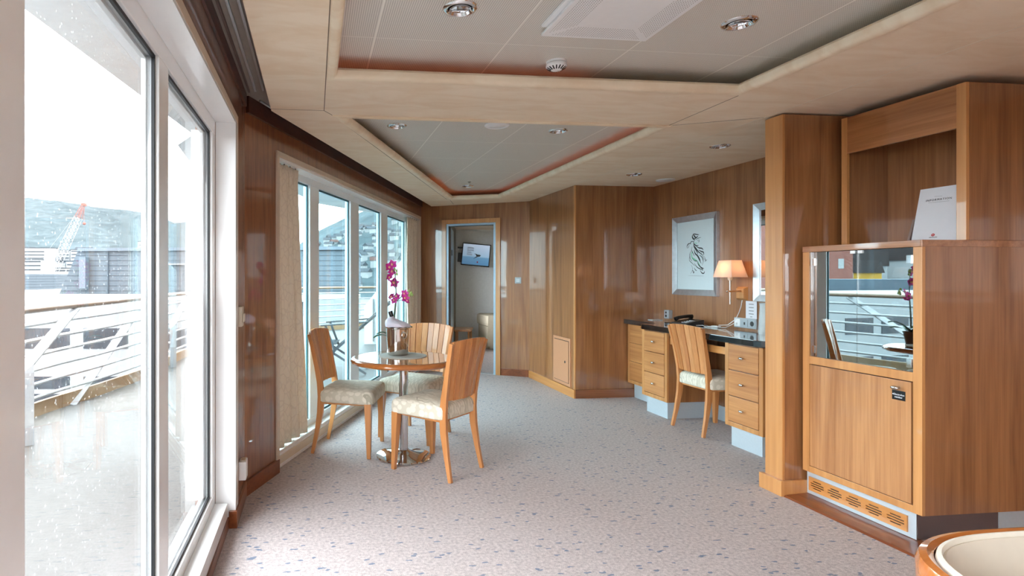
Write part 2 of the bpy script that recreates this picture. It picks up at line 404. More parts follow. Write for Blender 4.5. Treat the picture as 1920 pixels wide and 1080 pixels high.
# ------------------------------------------------------------------ mesh helpers
ROOT = {}                                     # object name -> world location
class B:
    def __init__(s): s.bm = bmesh.new()
    def hexa(s, p):
        v = [s.bm.verts.new(q) for q in p]
        for f in ((0, 3, 2, 1), (4, 5, 6, 7), (0, 1, 5, 4), (1, 2, 6, 5), (2, 3, 7, 6), (3, 0, 4, 7)):
            s.bm.faces.new([v[i] for i in f])
        return s
    def box(s, x0, x1, y0, y1, z0, z1):
        return s.hexa([(x0, y0, z0), (x1, y0, z0), (x1, y1, z0), (x0, y1, z0), (x0, y0, z1), (x1, y0, z1), (x1, y1, z1), (x0, y1, z1)])
    def fbox(s, fr, a0, a1, b0, b1, z0, z1):
        P = [fr(a0, b0), fr(a1, b0), fr(a1, b1), fr(a0, b1)]
        return s.hexa([(p[0], p[1], z0) for p in P] + [(p[0], p[1], z1) for p in P])
    def prism(s, poly, z0, z1):
        lo = [s.bm.verts.new((p[0], p[1], z0)) for p in poly]; hi = [s.bm.verts.new((p[0], p[1], z1)) for p in poly]
        n = len(poly)
        s.bm.faces.new(lo[::-1]); s.bm.faces.new(hi)
        for i in range(n): s.bm.faces.new((lo[i], lo[(i + 1) % n], hi[(i + 1) % n], hi[i]))
        return s
    def slab_holes(s, loops, z0, z1):
        L3 = [[Vector((p[0], p[1], 0)) for p in l] for l in loops]
        flat = [p for l in L3 for p in l]
        tris = tessellate_polygon(L3)
        lo = [s.bm.verts.new((p.x, p.y, z0)) for p in flat]; hi = [s.bm.verts.new((p.x, p.y, z1)) for p in flat]
        for t in tris:
            try:
                s.bm.faces.new([lo[i] for i in t]); s.bm.faces.new([hi[i] for i in t][::-1])
            except ValueError: pass
        k = 0
        for l in L3:
            n = len(l)
            for i in range(n):
                a, b = k + i, k + (i + 1) % n
                s.bm.faces.new((lo[a], lo[b], hi[b], hi[a]))
            k += n
        return s
    def ring_loft(s, rings, cap=True, closed=True):
        R_ = [[s.bm.verts.new(p) for p in r] for r in rings]
        n = len(R_[0])
        for a, b in zip(R_, R_[1:]):
            for i in range(n if closed else n - 1):
                s.bm.faces.new((a[i], a[(i + 1) % n], b[(i + 1) % n], b[i]))
        if cap:
            s.bm.faces.new(R_[0][::-1]); s.bm.faces.new(R_[-1])
        return s
    def lathe(s, prof, c=(0, 0, 0), n=32, cap=True):
        rings = []
        for r, z in prof:
            rings.append([(c[0] + r * math.cos(2 * PI * i / n), c[1] + r * math.sin(2 * PI * i / n), c[2] + z) for i in range(n)])
        return s.ring_loft(rings, cap)
    def tube(s, pts, r, n=8, cap=True):
        pts = [Vector(p) for p in pts]
        rad = r if isinstance(r, (list, tuple)) else [r] * len(pts)
        rings = []
        up0 = None
        for i, p in enumerate(pts):
            d = (pts[min(i + 1, len(pts) - 1)] - pts[max(i - 1, 0)]).normalized()
            if up0 is None:
                up0 = Vector((0, 0, 1)) if abs(d.z) < 0.9 else Vector((1, 0, 0))
            a = d.cross(up0).normalized(); b = a.cross(d).normalized(); up0 = b
            rings.append([p + (a * math.cos(2 * PI * k / n) + b * math.sin(2 * PI * k / n)) * rad[i] for k in range(n)])
        return s.ring_loft(rings, cap)
    def bar(s, pts, w_, t_, side=None):
        """rectangular bar swept through points; w_ along side vector, t_ across"""
        pts = [Vector(p) for p in pts]; rings = []
        for i, p in enumerate(pts):
            d = (pts[min(i + 1, len(pts) - 1)] - pts[max(i - 1, 0)]).normalized()
            a = Vector(side) if side is not None else d.cross(Vector((0, 0, 1)))
            a = (a - d * a.dot(d)).normalized(); b = d.cross(a).normalized()
            ww = w_[i] if isinstance(w_, (list, tuple)) else w_
            tt = t_[i] if isinstance(t_, (list, tuple)) else t_
            rings.append([p + a * ww / 2 + b * tt / 2, p - a * ww / 2 + b * tt / 2, p - a * ww / 2 - b * tt / 2, p + a * ww / 2 - b * tt / 2])
        return s.ring_loft(rings)
    def sphere(s, c, r, sc=(1, 1, 1), n=10):
        prof = [(max(1e-4, math.sin(PI * i / n)), -math.cos(PI * i / n)) for i in range(n + 1)]
        rings = [[(c[0] + q[0] * r * sc[0] * math.cos(2 * PI * k / (n * 2)), c[1] + q[0] * r * sc[1] * math.sin(2 * PI * k / (n * 2)), c[2] + q[1] * r * sc[2]) for k in range(n * 2)] for q in prof]
        return s.ring_loft(rings)
    def make(s, name, mat, parent=None, bevel=0.0, smooth=False, local=False, loc=None):
        bm = s.bm
        bmesh.ops.recalc_face_normals(bm, faces=bm.faces[:])
        if bevel:
            es = [e for e in bm.edges if len(e.link_faces) == 2 and e.calc_face_angle(0) > 0.5]
            bmesh.ops.bevel(bm, geom=es, offset=bevel, segments=2, affect='EDGES', profile=0.6)
        me = bpy.data.meshes.new(name)
        o = bpy.data.objects.new(name, me); COL.objects.link(o)
        if parent is not None:
            base = ROOT[parent.name]; o.parent = parent
            if not local: bmesh.ops.translate(bm, verts=bm.verts[:], vec=-base)
            ROOT[o.name] = base.copy()
        else:
            if loc is None:
                xs = [v.co.x for v in bm.verts]; ys = [v.co.y for v in bm.verts]; zs = [v.co.z for v in bm.verts]
                loc = Vector(((min(xs) + max(xs)) / 2, (min(ys) + max(ys)) / 2, min(zs)))
                if local: loc = Vector((0, 0, 0))
            loc = Vector(loc)
            if not local: bmesh.ops.translate(bm, verts=bm.verts[:], vec=-loc)
            o.location = loc
            ROOT[o.name] = loc.copy()
        bm.to_mesh(me); bm.free()
        me.materials.append(M[mat] if isinstance(mat, str) else mat)
        if smooth:
            for p in me.polygons: p.use_smooth = True
            try: me.set_sharp_from_angle(angle=math.radians(40))
            except Exception: pass
        return o
def structure(o):
    o['kind'] = 'structure'; return o
def tag(o, label, cat, group=None, kind=None):
    o['label'] = label; o['category'] = cat
    if group: o['group'] = group
    if kind: o['kind'] = kind
    return o
def thing(name, label, cat, loc, group=None, rz=0.0):
    o = bpy.data.objects.new(name, None); COL.objects.link(o)
    o.empty_display_size = 0.1; o.location = loc; o.rotation_euler = (0, 0, rz)
    ROOT[o.name] = Vector(loc)
    return tag(o, label, cat, group)
def copy_tree(src, parent=None):
    c = src.copy(); COL.objects.link(c)
    c.parent = parent
    ROOT[c.name] = ROOT.get(src.name, Vector((0, 0, 0))).copy()
    for ch in list(src.children): copy_tree(ch, c)
    return c
def text(name, body, size, mat, parent, origin, xdir, ydir, align='CENTER', spacing=1.0, depth=0.0004, bold=False):
    """lettering as a mesh lying on a face; origin world, xdir/ydir world directions"""
    cu = bpy.data.curves.new(name, 'FONT'); cu.body = body; cu.size = size; cu.align_x = align; cu.align_y = 'CENTER'
    cu.extrude = depth; cu.space_character = spacing; cu.resolution_u = 3
    if bold: cu.offset = size * 0.02
    t = bpy.data.objects.new(name + '_src', cu); COL.objects.link(t)
    dg = bpy.context.evaluated_depsgraph_get(); dg.update()
    me = bpy.data.meshes.new_from_object(t.evaluated_get(dg))
    bpy.data.objects.remove(t); bpy.data.curves.remove(cu)
    X = Vector(xdir).normalized(); Y = Vector(ydir).normalized(); Z = X.cross(Y)
    R3 = Matrix((X, Y, Z)).transposed().to_4x4()
    me.transform(Matrix.Translation(Vector(origin) - ROOT[parent.name]) @ R3)
    me.materials.clear(); me.materials.append(M[mat])
    o = bpy.data.objects.new(name, me); COL.objects.link(o); o.parent = parent; ROOT[o.name] = ROOT[parent.name].copy()
    return o

# ================================================================== THE ROOM SHELL
YR = -3.4                    # rear wall
XR = 3.80                    # right wall behind the cabinets
# floor
structure(B().prism([(-0.62, YR), (XR + 0.1, YR), (XR + 0.1, 7.2), (2.9, 7.2), (C23.x + 0.05, C23.y + 0.10), (-0.52, 3.42), (-0.62, 3.30)], -0.06, 0.0).make('floor', 'carpet', loc=(0, 0, 0)))

# left wall with the large window
def left(a, o): return (XL - o, a)
wb = B()
wb.fbox(left, YR, -2.2, 0, 0.2, 0, 2.45)
wb.fbox(left, -2.2, 2.97, 0, 0.2, 2.11, 2.45)
wb.fbox(left, -2.2, 2.97, 0.035, 0.2, 0, 0.055)
wb.fbox(left, 3.046, 3.375, 0, 0.2, 0, 2.45).fbox(left, 2.97, 3.046, 0.1, 0.2, 0, 2.45).fbox(left, 2.97, 3.046, 0.0, 0.1, 2.149, 2.45).fbox(left, 2.97, 3.046, 0.0, 0.1, 0, 0.054)
wall_left = structure(wb.make('wall_left', 'wood_left', loc=(XL, 0, 0)))
B().fbox(left, 2.97, 3.045, -0.004, 0.099, 0.055, 2.148).make('casing_reveal', 'white_paint', wall_left, bevel=0.003)
B().fbox(left, 3.040, 3.052, -0.005, 0.0, 0.05, 2.152).fbox(left, -2.2, 3.039, -0.005, -0.0005, 2.113, 2.152).make('casing_edge', 'beige_edge', wall_left)
B().fbox(left, -2.2, 2.97, -0.003, 0.099, 2.098, 2.1125).make('casing_head', 'white_paint', wall_left)
# window_1 frame
GX = 0.10
win1 = structure(thing('window_1', 'x', 'x', (XL - GX, 0.4, 0.1)))
del win1['label']; del win1['category']
panes = [(-2.08, -1.15), (-1.03, -0.06), (1.06, 1.92), (2.04, 2.885)]
panes = [(-2.08, -1.15), (-1.03, -0.10), (0.02, 0.93), (1.06, 1.92), (2.04, 2.885)]
fz0, fz1 = 0.19, 2.03
fr = B()
fr.fbox(left, -2.2, 2.97, GX, GX + 0.055, 0.06, fz0)
fr.fbox(left, -2.2, 2.97, GX, GX + 0.055, fz1, 2.112)
edges = [-2.2] + [e for p in panes for e in p] + [2.97]
for i in range(0, len(edges), 2):
    fr.fbox(left, edges[i], edges[i + 1], GX, GX + (0.10 if edges[i] > 2.8 else 0.055), fz0, fz1)
fr.make('window_frame', 'white_paint', win1, bevel=0.003)
B().fbox(left, -2.2, 2.955, 0.035, 0.10, 0.06, 0.135).make('window_sill', 'white_paint', win1, bevel=0.003)
for a, b in panes:
    g = B()
    k = 0.012
    g.fbox(left, a, b, GX + 0.012, GX + 0.022, fz0, fz0 + k); g.fbox(left, a, b, GX + 0.012, GX + 0.022, fz1 - k, fz1)
    g.fbox(left, a, a + k, GX + 0.012, GX + 0.022, fz0, fz1); g.fbox(left, b - k, b, GX + 0.012, GX + 0.022, fz0, fz1)
    g.make('gasket', 'gasket', win1)
    gl = B().fbox(left, a + 0.002, b - 0.002, GX + 0.024, GX + 0.034, fz0 + 0.002, fz1 - 0.002).make('pane', 'glass', win1)
    # inner bead of the outer frame, seen through the glass
    g = B(); k = 0.014; ko = 0.030 if b > 2.8 else 0.010
    g.fbox(left, a, b, GX + 0.040, GX + 0.055, fz0, fz0 + k); g.fbox(left, a, b, GX + 0.040, GX + 0.055, fz1 - k, fz1)
    g.fbox(left, a, a + 0.010, GX + 0.040, GX + 0.055, fz0 + k, fz1 - k); g.fbox(left, b - ko, b, GX + 0.040, GX + 0.055, fz0 + k, fz1 - k)
    if b > 2.8: g.fbox(left, b - 0.016, b, GX + 0.055, GX + 0.10, fz0, fz1)
    g.make('outer_bead', 'white_metal', win1)

# window wall in front of the dining table
WC0, WC1 = 0.412, S2END - 0.06
wf = B()
wf.fbox(w2, 0.0, WC0, 0, 0.2, 0, 2.45)
wf.fbox(w2, WC0, WC1, 0, 0.2, 2.10, 2.45)
wf.fbox(w2, WC1, S2END + 0.05, 0, 0.2, 0, 2.45)
wall_win = structure(wf.make('wall_front_left', 'wood_left', loc=(W2P.x, W2P.y, 0)))
cs = B(); k = 0.035
cs.fbox(w2, WC0, WC0 + k, -0.012, 0.10, 0.03, 2.128).fbox(w2, WC1 - k, WC1, -0.012, 0.10, 0.0, 2.128).fbox(w2, WC0, WC1, -0.012, 0.10, 2.10, 2.135)
cs.make('casing', 'beige_edge', wall_win, bevel=0.003)
B().fbox(w2, WC0 + k, WC1 - k, 0.0, 0.10, 2.082, 2.10).make('casing_head', 'white_paint', wall_win)
win2 = structure(thing('window_2', 'x', 'x', (W2P.x, W2P.y, 0)))
del win2['label']; del win2['category']
G2 = 0.10
pan2 = [(0.50, 1.19), (1.37, 2.14), (2.38, 3.15), (3.41, S2END - 0.50)]
f0, f1 = 0.17, 2.03
fr = B(); a0, a1 = WC0 + k - 0.002, WC1 - k + 0.002
ed = [a0] + [e for p in pan2 for e in p] + [a1]
fr.fbox(w2, a0, a1, G2, G2 + 0.06, 0.05, f0).fbox(w2, a0, a1, G2, G2 + 0.06, f1, 2.10)
for i in range(0, len(ed), 2): fr.fbox(w2, ed[i], ed[i + 1], G2, G2 + 0.06, f0, f1)
fr.make('window_frame', M.setdefault('coolwhite', plain('white frame paint cool tint', (236, 246, 250), 0.3, coat=0.4, noise_amt=0.01)), win2, bevel=0.004)  # white paint tinted cool to offset the warm room light on it
for a, b in pan2:
    g = B(); k2 = 0.014
    g.fbox(w2, a, b, G2 + 0.02, G2 + 0.03, f0, f0 + k2).fbox(w2, a, b, G2 + 0.02, G2 + 0.03, f1 - k2, f1)
    g.fbox(w2, a, a + k2, G2 + 0.02, G2 + 0.03, f0, f1).fbox(w2, b - k2, b, G2 + 0.02, G2 + 0.03, f0, f1)
    g.make('gasket', M.get('tealgasket') or M.setdefault('tealgasket', plain('teal rubber', (60, 110, 122), 0.5)), win2)
    B().fbox(w2, a + 0.002, b - 0.002, G2 + 0.032, G2 + 0.044, f0 + 0.002, f1 - 0.002).make('pane', 'glass_tint', win2)
# sill board and the low convector box under it
B().fbox(w2, WC0 + k, WC1 - k, 0.026, 0.101, 0.100, 0.118).make('window_sill', 'white_paint', win2, bevel=0.003)
cv = thing('convector_heater', 'long low white convector heater box under the window with the curtains', 'heater', (*w2(2.4, 0.03), 0.0))
B().fbox(w2, WC0 + k + 0.005, WC1 - k - 0.01, 0.026, 0.098, 0.0, 0.098).make('body', 'white_metal', cv, bevel=0.003)
B().fbox(w2, WC0 + k + 0.03, WC1 - k - 0.03, 0.018, 0.0255, 0.03, 0.085).make('front_panel', 'cream', cv, bevel=0.002)
B().fbox(w2, WC0 + k + 0.03, WC1 - k - 0.03, 0.018, 0.0255, 0.006, 0.018).make('lower_grille', 'white_metal', cv, bevel=0.002)

# bow-side wall with the bedroom door: opening t 0.46..1.06
DT0, DT1, DZ = 0.465, 1.085, 1.995
wb = B()
wb.fbox(w3, -0.02, DT0, 0, 0.1, 0, 2.45).fbox(w3, DT0, DT1, 0, 0.1, DZ, 2.45).fbox(w3, DT1, T3END + 0.1, 0, 0.1, 0, 2.45)
wall_bow = structure(wb.make('wall_front', 'wood', loc=(W3P.x, W3P.y, 0)))
d1 = structure(thing('door_1', 'x', 'x', (*w3(0.77, 0), 0))); del d1['label']; del d1['category']
cw = 0.062
B().fbox(w3, DT0 - cw - 0.03, DT0 - 0.03, -0.03, 0.0, 0, 2.08).fbox(w3, DT1 + 0.03, DT1 + cw + 0.03, -0.03, 0.0, 0, 2.08).fbox(w3, DT0 - 0.03, DT1 + 0.03, -0.03, 0.0, 2.022, 2.08).make('casing', 'edge', d1, bevel=0.004)
B().fbox(w3, DT0 - 0.03, DT0, -0.012, 0.11, 0, DZ + 0.027).fbox(w3, DT1, DT1 + 0.03, -0.012, 0.11, 0, DZ + 0.027).fbox(w3, DT0, DT1, -0.012, 0.11, DZ, DZ + 0.027).make('door_frame', 'doorgrey', d1, bevel=0.002)
B().fbox(w3, DT0, DT1, 0.0, 0.11, -0.001, 0.006).make('threshold', 'alu', d1)

# short side wall with the hatch, then the niche wall, then the desk wall
X4, Y4, Y5, XD = 2.765, 6.985, 5.710, 3.665
structure(B().box(X4, X4 + 0.1, Y5 + 0.1, Y4 + 0.02, 0, 2.45).make('wall_niche_side', 'wood', loc=(X4, Y4, 0)))
wn_ = structure(B().box(X4, XD + 0.1, Y5, Y5 + 0.1, 0, 2.45).make('wall_niche', 'wood', loc=(X4, Y5, 0)))
B().box(X4 - 0.004, X4 + 0.012, Y5 - 0.004, Y5 + 0.022, 0.0, H).make('corner_bead', 'edge', wn_, bevel=0.002)
structure(B().box(XD, XD + 0.1, 3.1, Y5 + 0.1, 0, 2.45).make('wall_desk', 'wood', loc=(XD, Y5, 0)))
structure(B().box(XR, XR + 0.1, YR, 3.1, 0, 2.45).make('wall_right', 'wood', loc=(XR, 0, 0)))
wr = B()
wr.box(-0.61, 0.2, YR - 0.1, YR, 0, 2.45).box(1.7, XR + 0.1, YR - 0.1, YR, 0, 2.45).box(0.2, 1.7, YR - 0.1, YR, 2.0, 2.45).box(0.2, 1.7, YR - 0.1, YR, 0, 1.0)  # unseen opening in the rear wall, added and sized to let daylight in
structure(wr.make('wall_rear', 'wood', loc=(0, YR, 0)))
# partition end between the desk and the cabinets
pt = structure(thing('wall_partition', 'x', 'x', (2.79, 3.10, 0))); del pt['label']; del pt['category']
B().box(2.780, XR, 3.032, 3.158, 0.0, 2.268).make('panel', 'wood', pt)
B().box(2.762, 2.7795, 3.030, 3.160, 0.0, 2.268).make('end_post', 'edge', pt, bevel=0.004)
B().box(2.738, 3.30, 3.012, 3.0315, 0.0, 0.092).box(2.738, 2.7615, 3.0315, 3.180, 0.0, 0.092).make('plinth_board', 'edge', pt, bevel=0.002)

# skirtings
bh = 0.092
def base(name, fr, a0, a1, o0, o1, mat='base', **kw):
    return structure(B().fbox(fr, a0, a1, o0, o1, 0, bh).make(name, mat, bevel=0.002, **kw))
b = B().fbox(left, 2.958, 3.385, -0.012, 0.030, 0, 0.09)
structure(b.make('baseboard_left', 'base', bevel=0.003))
structure(B().fbox(left, -2.2, 2.957, 0.030, 0.0345, 0, 0.055).make('baseboard_left_sill', 'base'))
structure(B().fbox(w2, 0.015, WC0 + 0.03, -0.016, -0.0005, 0, 0.09).make('baseboard_front_left', 'base', bevel=0.002))
structure(B().fbox(w3, 0.012, DT0 - cw - 0.032, -0.016, -0.0005, 0, bh).fbox(w3, DT1 + cw + 0.032, T3END - 0.03, -0.016, -0.0005, 0, bh).make('baseboard_front', 'base', bevel=0.002))
structure(B().box(X4 - 0.018, X4 - 0.0005, Y5 - 0.018, Y4 - 0.012, 0, bh).make('baseboard_niche_side', 'edge_y', bevel=0.002))
structure(B().box(X4 - 0.0, 3.43, Y5 - 0.018, Y5 - 0.0005, 0, bh).make('baseboard_niche', 'wood_x', bevel=0.002))
structure(B().box(XD - 0.016, XD - 0.0005, 4.03, 4.50, 0, bh).make('baseboard_desk', 'base', bevel=0.002))
# dark wooden ramp strip in front of the cabinets
structure(B().hexa([(2.765, -0.6, 0.001), (2.93, -0.6, 0.001), (2.93, 3.011, 0.001), (2.752, 3.011, 0.001), (2.775, -0.6, 0.010), (2.93, -0.6, 0.020), (2.93, 3.011, 0.020), (2.762, 3.011, 0.010)]).make('trim_1', 'redwood' if False else 'base'))

# ---------------------------------------------------------------- ceiling
def circle(c, r, n=20, rev=False):
    p = [(c[0] + r * math.cos(2 * PI * i / n), c[1] + r * math.sin(2 * PI * i / n)) for i in range(n)]
    return p[::-1] if rev else p
LIGHTS_T = [(0.584, 3.966), (1.789, 3.959), (0.582, 2.202), (1.794, 2.190), (1.811, 6.505), (0.582, 0.40), (1.794, 0.40)]
LIGHTS_S = [(3.02, 3.877), (3.037, 5.043)]
near_tray = [(0.062, -2.6), (2.268, -2.6), (2.268, 2.762), (0.062, 2.780)]
far_tray = [(0.105, 3.398), (2.290, 3.380), (2.290, 6.705), (1.700, 6.945)]
LE2 = Vector((1.64, 7.72))
outer = [(-0.254, YR), (XR + 0.05, YR), (XR + 0.05, 5.80), (2.86, 5.80), (2.86, 7.02), (1.80, 7.66), tuple(LE2), (-0.254, 3.36)]
ceil = structure(thing('ceiling', 'x', 'x', (0, 0, H))); del ceil['label']; del ceil['category']
B().slab_holes([outer, near_tray[::-1], far_tray[::-1]] + [circle(c, 0.052, rev=True) for c in LIGHTS_S], H, H + 0.018).make('soffit', 'soffit', ceil)
big = [(-0.2, -3.0), (2.60, -3.0), (2.60, 7.35), (1.45, 7.35), (-0.2, 3.6)]
B().slab_holes([big] + [circle(c, 0.052, rev=True) for c in LIGHTS_T], HT, HT + 0.01).make('tray_tiles', 'tile', ceil)
B().prism([(-0.65, YR - 0.1), (XR + 0.2, YR - 0.1), (XR + 0.2, 7.4), (1.5, 8.1), (-0.65, 3.42)], 2.52, 2.60).make('light_stop_slab', 'trough', ceil)  # unseen slab over the ceiling, added to block light from above
# rounded lips round both trays
def lip(poly, name):
    n = len(poly); c = Vector((sum(p[0] for p in poly) / n, sum(p[1] for p in poly) / n))
    prof = [(0.000, 0.0), (0.0, -0.006), (0.010, -0.012), (0.026, -0.012), (0.040, -0.004), (0.047, 0.010), (0.049, 0.028), (0.040, 0.040), (0.0, 0.040)]
    V = [Vector(p) for p in poly]
    def inset(d):
        out = []
        for i in range(n):
            a, b_, c_ = V[i - 1], V[i], V[(i + 1) % n]
            d1_ = (b_ - a).normalized(); d2_ = (c_ - b_).normalized()
            n1 = Vector((-d1_.y, d1_.x)); n2 = Vector((-d2_.y, d2_.x))
            if n1.dot(c - b_) < 0: n1 = -n1
            if n2.dot(c - b_) < 0: n2 = -n2
            m = (n1 + n2).normalized(); out.append(b_ + m * (d / max(0.3, m.dot(n1))))
        return out
    bm_ = B(); R_ = []
    for o_, z in prof:
        R_.append([bm_.bm.verts.new((p.x, p.y, H + z)) for p in inset(o_)])
    for a, b_ in zip(R_, R_[1:] + R_[:1]):
        for i in range(n): bm_.bm.faces.new((a[i], a[(i + 1) % n], b_[(i + 1) % n], b_[i]))
    bm_.make(name, 'lipm', ceil, smooth=True)
    # the cove behind: side upstand and a dim rope light lying on the ledge
lip(near_tray, 'near_tray_lip'); lip(far_tray, 'far_tray_lip')
# joints in the soffit
jl = B()
def joint(bm_, p, q, wd=0.0022):
    p = Vector(p); q = Vector(q); d = (q - p).normalized(); m = Vector((-d.y, d.x)) * wd
    bm_.hexa([(p.x + m.x, p.y + m.y, H - 0.0006), (q.x + m.x, q.y + m.y, H - 0.0006), (q.x - m.x, q.y - m.y, H - 0.0006), (p.x - m.x, p.y - m.y, H - 0.0006)] + [(p.x + m.x, p.y + m.y, H), (q.x + m.x, q.y + m.y, H), (q.x - m.x, q.y - m.y, H), (p.x - m.x, p.y - m.y, H)])
for p, q in (((0.055, -2.6), (0.055, 3.318)), ((0.055, 3.318), (0.10, 3.395)), ((0.10, 3.395), (1.66, 6.94)), ((1.70, 6.95), (1.86, 7.39)), ((2.277, 2.76), (2.277, 3.38)), ((2.300, 3.38), (2.745, 3.15)), ((-0.254, 3.32), (0.055, 3.318))):
    joint(jl, p, q)
jl.make('dark_joints', M.setdefault('jointdark', plain('dark joint', (120, 100, 80), 0.8)), ceil)
jl = B(); joint(jl, (2.745, -2.6), (2.745, 5.70), 0.003)
joint(jl, (2.275, 2.76), (2.275, -2.6), 0.0016)
jl.make('pale_joint', M.setdefault('jointlight', plain('pale joint', (236, 226, 206), 0.8)), ceil)
# trough between soffit and window walls
tr = B()
tr.prism([(XL, YR), (-0.254, YR), (-0.254, 3.36), (XL, 3.375)], 2.375, 2.395)
a, b_, c_, d_ = w2(0, 0), w2(S2END, 0), LE2, Vector((-0.254, 3.36))
tr.prism([tuple(a), tuple(d_), tuple(c_), tuple(b_)], 2.375, 2.395)
tr.make('trough_lining', 'trough', ceil)
fa = B()
fa.box(-0.254, -0.240, YR, 3.36, H + 0.001, 2.40)
dd = (LE2 - d_).normalized(); nn = Vector((-dd.y, dd.x)) * -0.014
fa.hexa([(d_.x, d_.y, H + 0.001), (LE2.x, LE2.y, H + 0.001), (LE2.x + nn.x, LE2.y + nn.y, H + 0.001), (d_.x + nn.x, d_.y + nn.y, H + 0.001), (d_.x, d_.y, 2.40), (LE2.x, LE2.y, 2.40), (LE2.x + nn.x, LE2.y + nn.y, 2.40), (d_.x + nn.x, d_.y + nn.y, 2.40)])
fa.make('trough_fascia', M.setdefault('fascia', plain('fascia', (176, 150, 124), 0.6)), ceil)
# dark red pelmet boards
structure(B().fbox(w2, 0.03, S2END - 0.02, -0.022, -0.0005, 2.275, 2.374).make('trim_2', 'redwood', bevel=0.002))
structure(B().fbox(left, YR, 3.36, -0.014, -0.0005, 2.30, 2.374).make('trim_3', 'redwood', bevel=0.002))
# curtain tracks in the trough
for i, x in enumerate((-0.375, -0.338, -0.292)):
    t = tag(B().box(x - 0.006, x + 0.006, -3.2, 3.30 - i * 0.02, 2.362, 2.3745).make('curtain_track', 'alu' if i else M.setdefault('brownrail', plain('brown track', (96, 78, 74), 0.4)), bevel=0.002),
            ['brown curtain track in the ceiling trough, nearest the left window wall', 'middle silver curtain track in the ceiling trough over the left wall', 'silver curtain track in the ceiling trough, nearest the beige ceiling'][i], 'curtain track', 'curtain tracks along the left wall')
p = lambda s, o: (w2(s, o).x, w2(s, o).y, 2.368)
tag(B().tube([p(0.12, -0.045), p(S2END - 0.25, -0.045)], 0.007).make('curtain_track', 'alu'), 'thin curtain track in the dark trough above the dining window', 'curtain track')
# cove rope lights
rope = thing('cove_light', 'dim orange light rope hidden in the edge of the far ceiling tray', 'light', (1.2, 5.0, H + 0.02))
def ins(poly, d):
    c = Vector((sum(p[0] for p in poly) / len(poly), sum(p[1] for p in poly) / len(poly)))
    return [tuple(Vector(p) + (Vector(p) - c).normalized() * d) for p in poly]
fp = ins(far_tray, 0.08)
B().tube([(*fp[1], H + 0.035), (*fp[2], H + 0.035), (*fp[3], H + 0.035), (*Vector(fp[3]).lerp(Vector(fp[0]), 0.28), H + 0.035)], 0.006).make('rope', 'cove', rope)
rope = thing('cove_light', 'dim orange light rope hidden in the edge of the near ceiling tray', 'light', (1.2, 1.0, H + 0.02))
B().tube([(0.0, 2.0, H + 0.035), (0.0, 2.86, H + 0.035), (1.45, 2.86, H + 0.035)], 0.006).make('rope', M.setdefault('cove2', emit('cove rope light dim', (255, 130, 80), 0.08)), rope)
# downlights
def downlight(z):
    r_ = thing('ceiling_spotlight', 'x', 'light', (0, 0, z), 'round chrome ceiling spotlights')
    B().lathe([(0.050, 0.004), (0.050, -0.004), (0.056, -0.008), (0.066, -0.006), (0.071, 0.0)], n=40, cap=False).make('ring', 'chrome', r_, local=True, smooth=True)
    B().lathe([(0.050, 0.0), (0.044, 0.010), (0.040, 0.055), (0.020, 0.068)], n=40, cap=False).make('reflector', 'chrome', r_, local=True, smooth=True)
    B().lathe([(0.001, 0.052), (0.018, 0.052), (0.030, 0.060), (0.030, 0.066), (0.001, 0.066)], n=24).make('lamp_lens', M.setdefault('lens', plain('frosted lens', (190, 194, 196), 0.2)), r_, local=True, smooth=True)
    B().lathe([(0.040, 0.0), (0.047, -0.010), (0.045, 0.004)], n=40, cap=False).make('gimbal_ring', 'chrome', r_, local=True, smooth=True)
    return r_
DL = ['chrome ceiling spotlight in the far tray, left of the round speaker', 'chrome ceiling spotlight in the far tray, right of the round speaker',
      'large chrome ceiling spotlight in the near tray, left of the air vent', 'large chrome ceiling spotlight in the near tray, right of the air vent',
      'small chrome ceiling spotlight at the far end of the far tray, by the sprinkler']
DS = ['chrome spotlight in the beige ceiling nearest the wooden partition', 'chrome spotlight in the beige ceiling near the niche corner, farther one']
proto = downlight(0)
for i, c in enumerate(LIGHTS_T[:5]):
    o = proto if i == 0 else copy_tree(proto)
    o.location = (c[0], c[1], HT); o['label'] = DL[i]
for i, c in enumerate(LIGHTS_S):
    o = copy_tree(proto); o.location = (c[0], c[1], H); o['label'] = DS[i]
# ceiling speakers
def speaker(loc, label):
    r_ = thing('ceiling_speaker', label, 'speaker', loc, 'round white ceiling speakers')
    B().lathe([(0.088, 0.0), (0.088, -0.006), (0.080, -0.011), (0.074, -0.008)], n=40, cap=False).make('rim', 'white_metal', r_, local=True, smooth=True)
    B().lathe([(0.001, -0.010), (0.060, -0.010), (0.066, -0.005), (0.074, -0.008), (0.001, -0.002)], n=40).make('grille', 'white_metal', r_, local=True, smooth=True)
speaker((1.287, 3.856, HT), 'flat round white speaker in the far ceiling tray between two spotlights')
speaker((3.519, 5.283, H), 'round white disc on the beige ceiling above the niche corner')
# smoke detector
sd = thing('smoke_detector', 'white round smoke detector with slots on the near ceiling tray', 'smoke detector', (1.205, 2.69, HT))
B().lathe([(0.050, 0), (0.050, -0.010), (0.046, -0.013)], n=36).make('mount', 'white_metal', sd, local=True, smooth=True)
B().lathe([(0.049, -0.013), (0.051, -0.018), (0.051, -0.026), (0.046, -0.032), (0.024, -0.044), (0.001, -0.045)], n=36, cap=False).make('cover', 'white_metal', sd, local=True, smooth=True)
sl = B()
for i in range(16):
    a = 2 * PI * i / 16; ca, sa = math.cos(a), math.sin(a)
    p0 = Vector((0.047 * ca, 0.047 * sa, -0.0320)); p1 = Vector((0.027 * ca, 0.027 * sa, -0.0435))
    sl.bar([p0, p1], 0.006, 0.0016, side=(-sa, ca, 0))
sl.make('slots', 'black', sd, local=True)
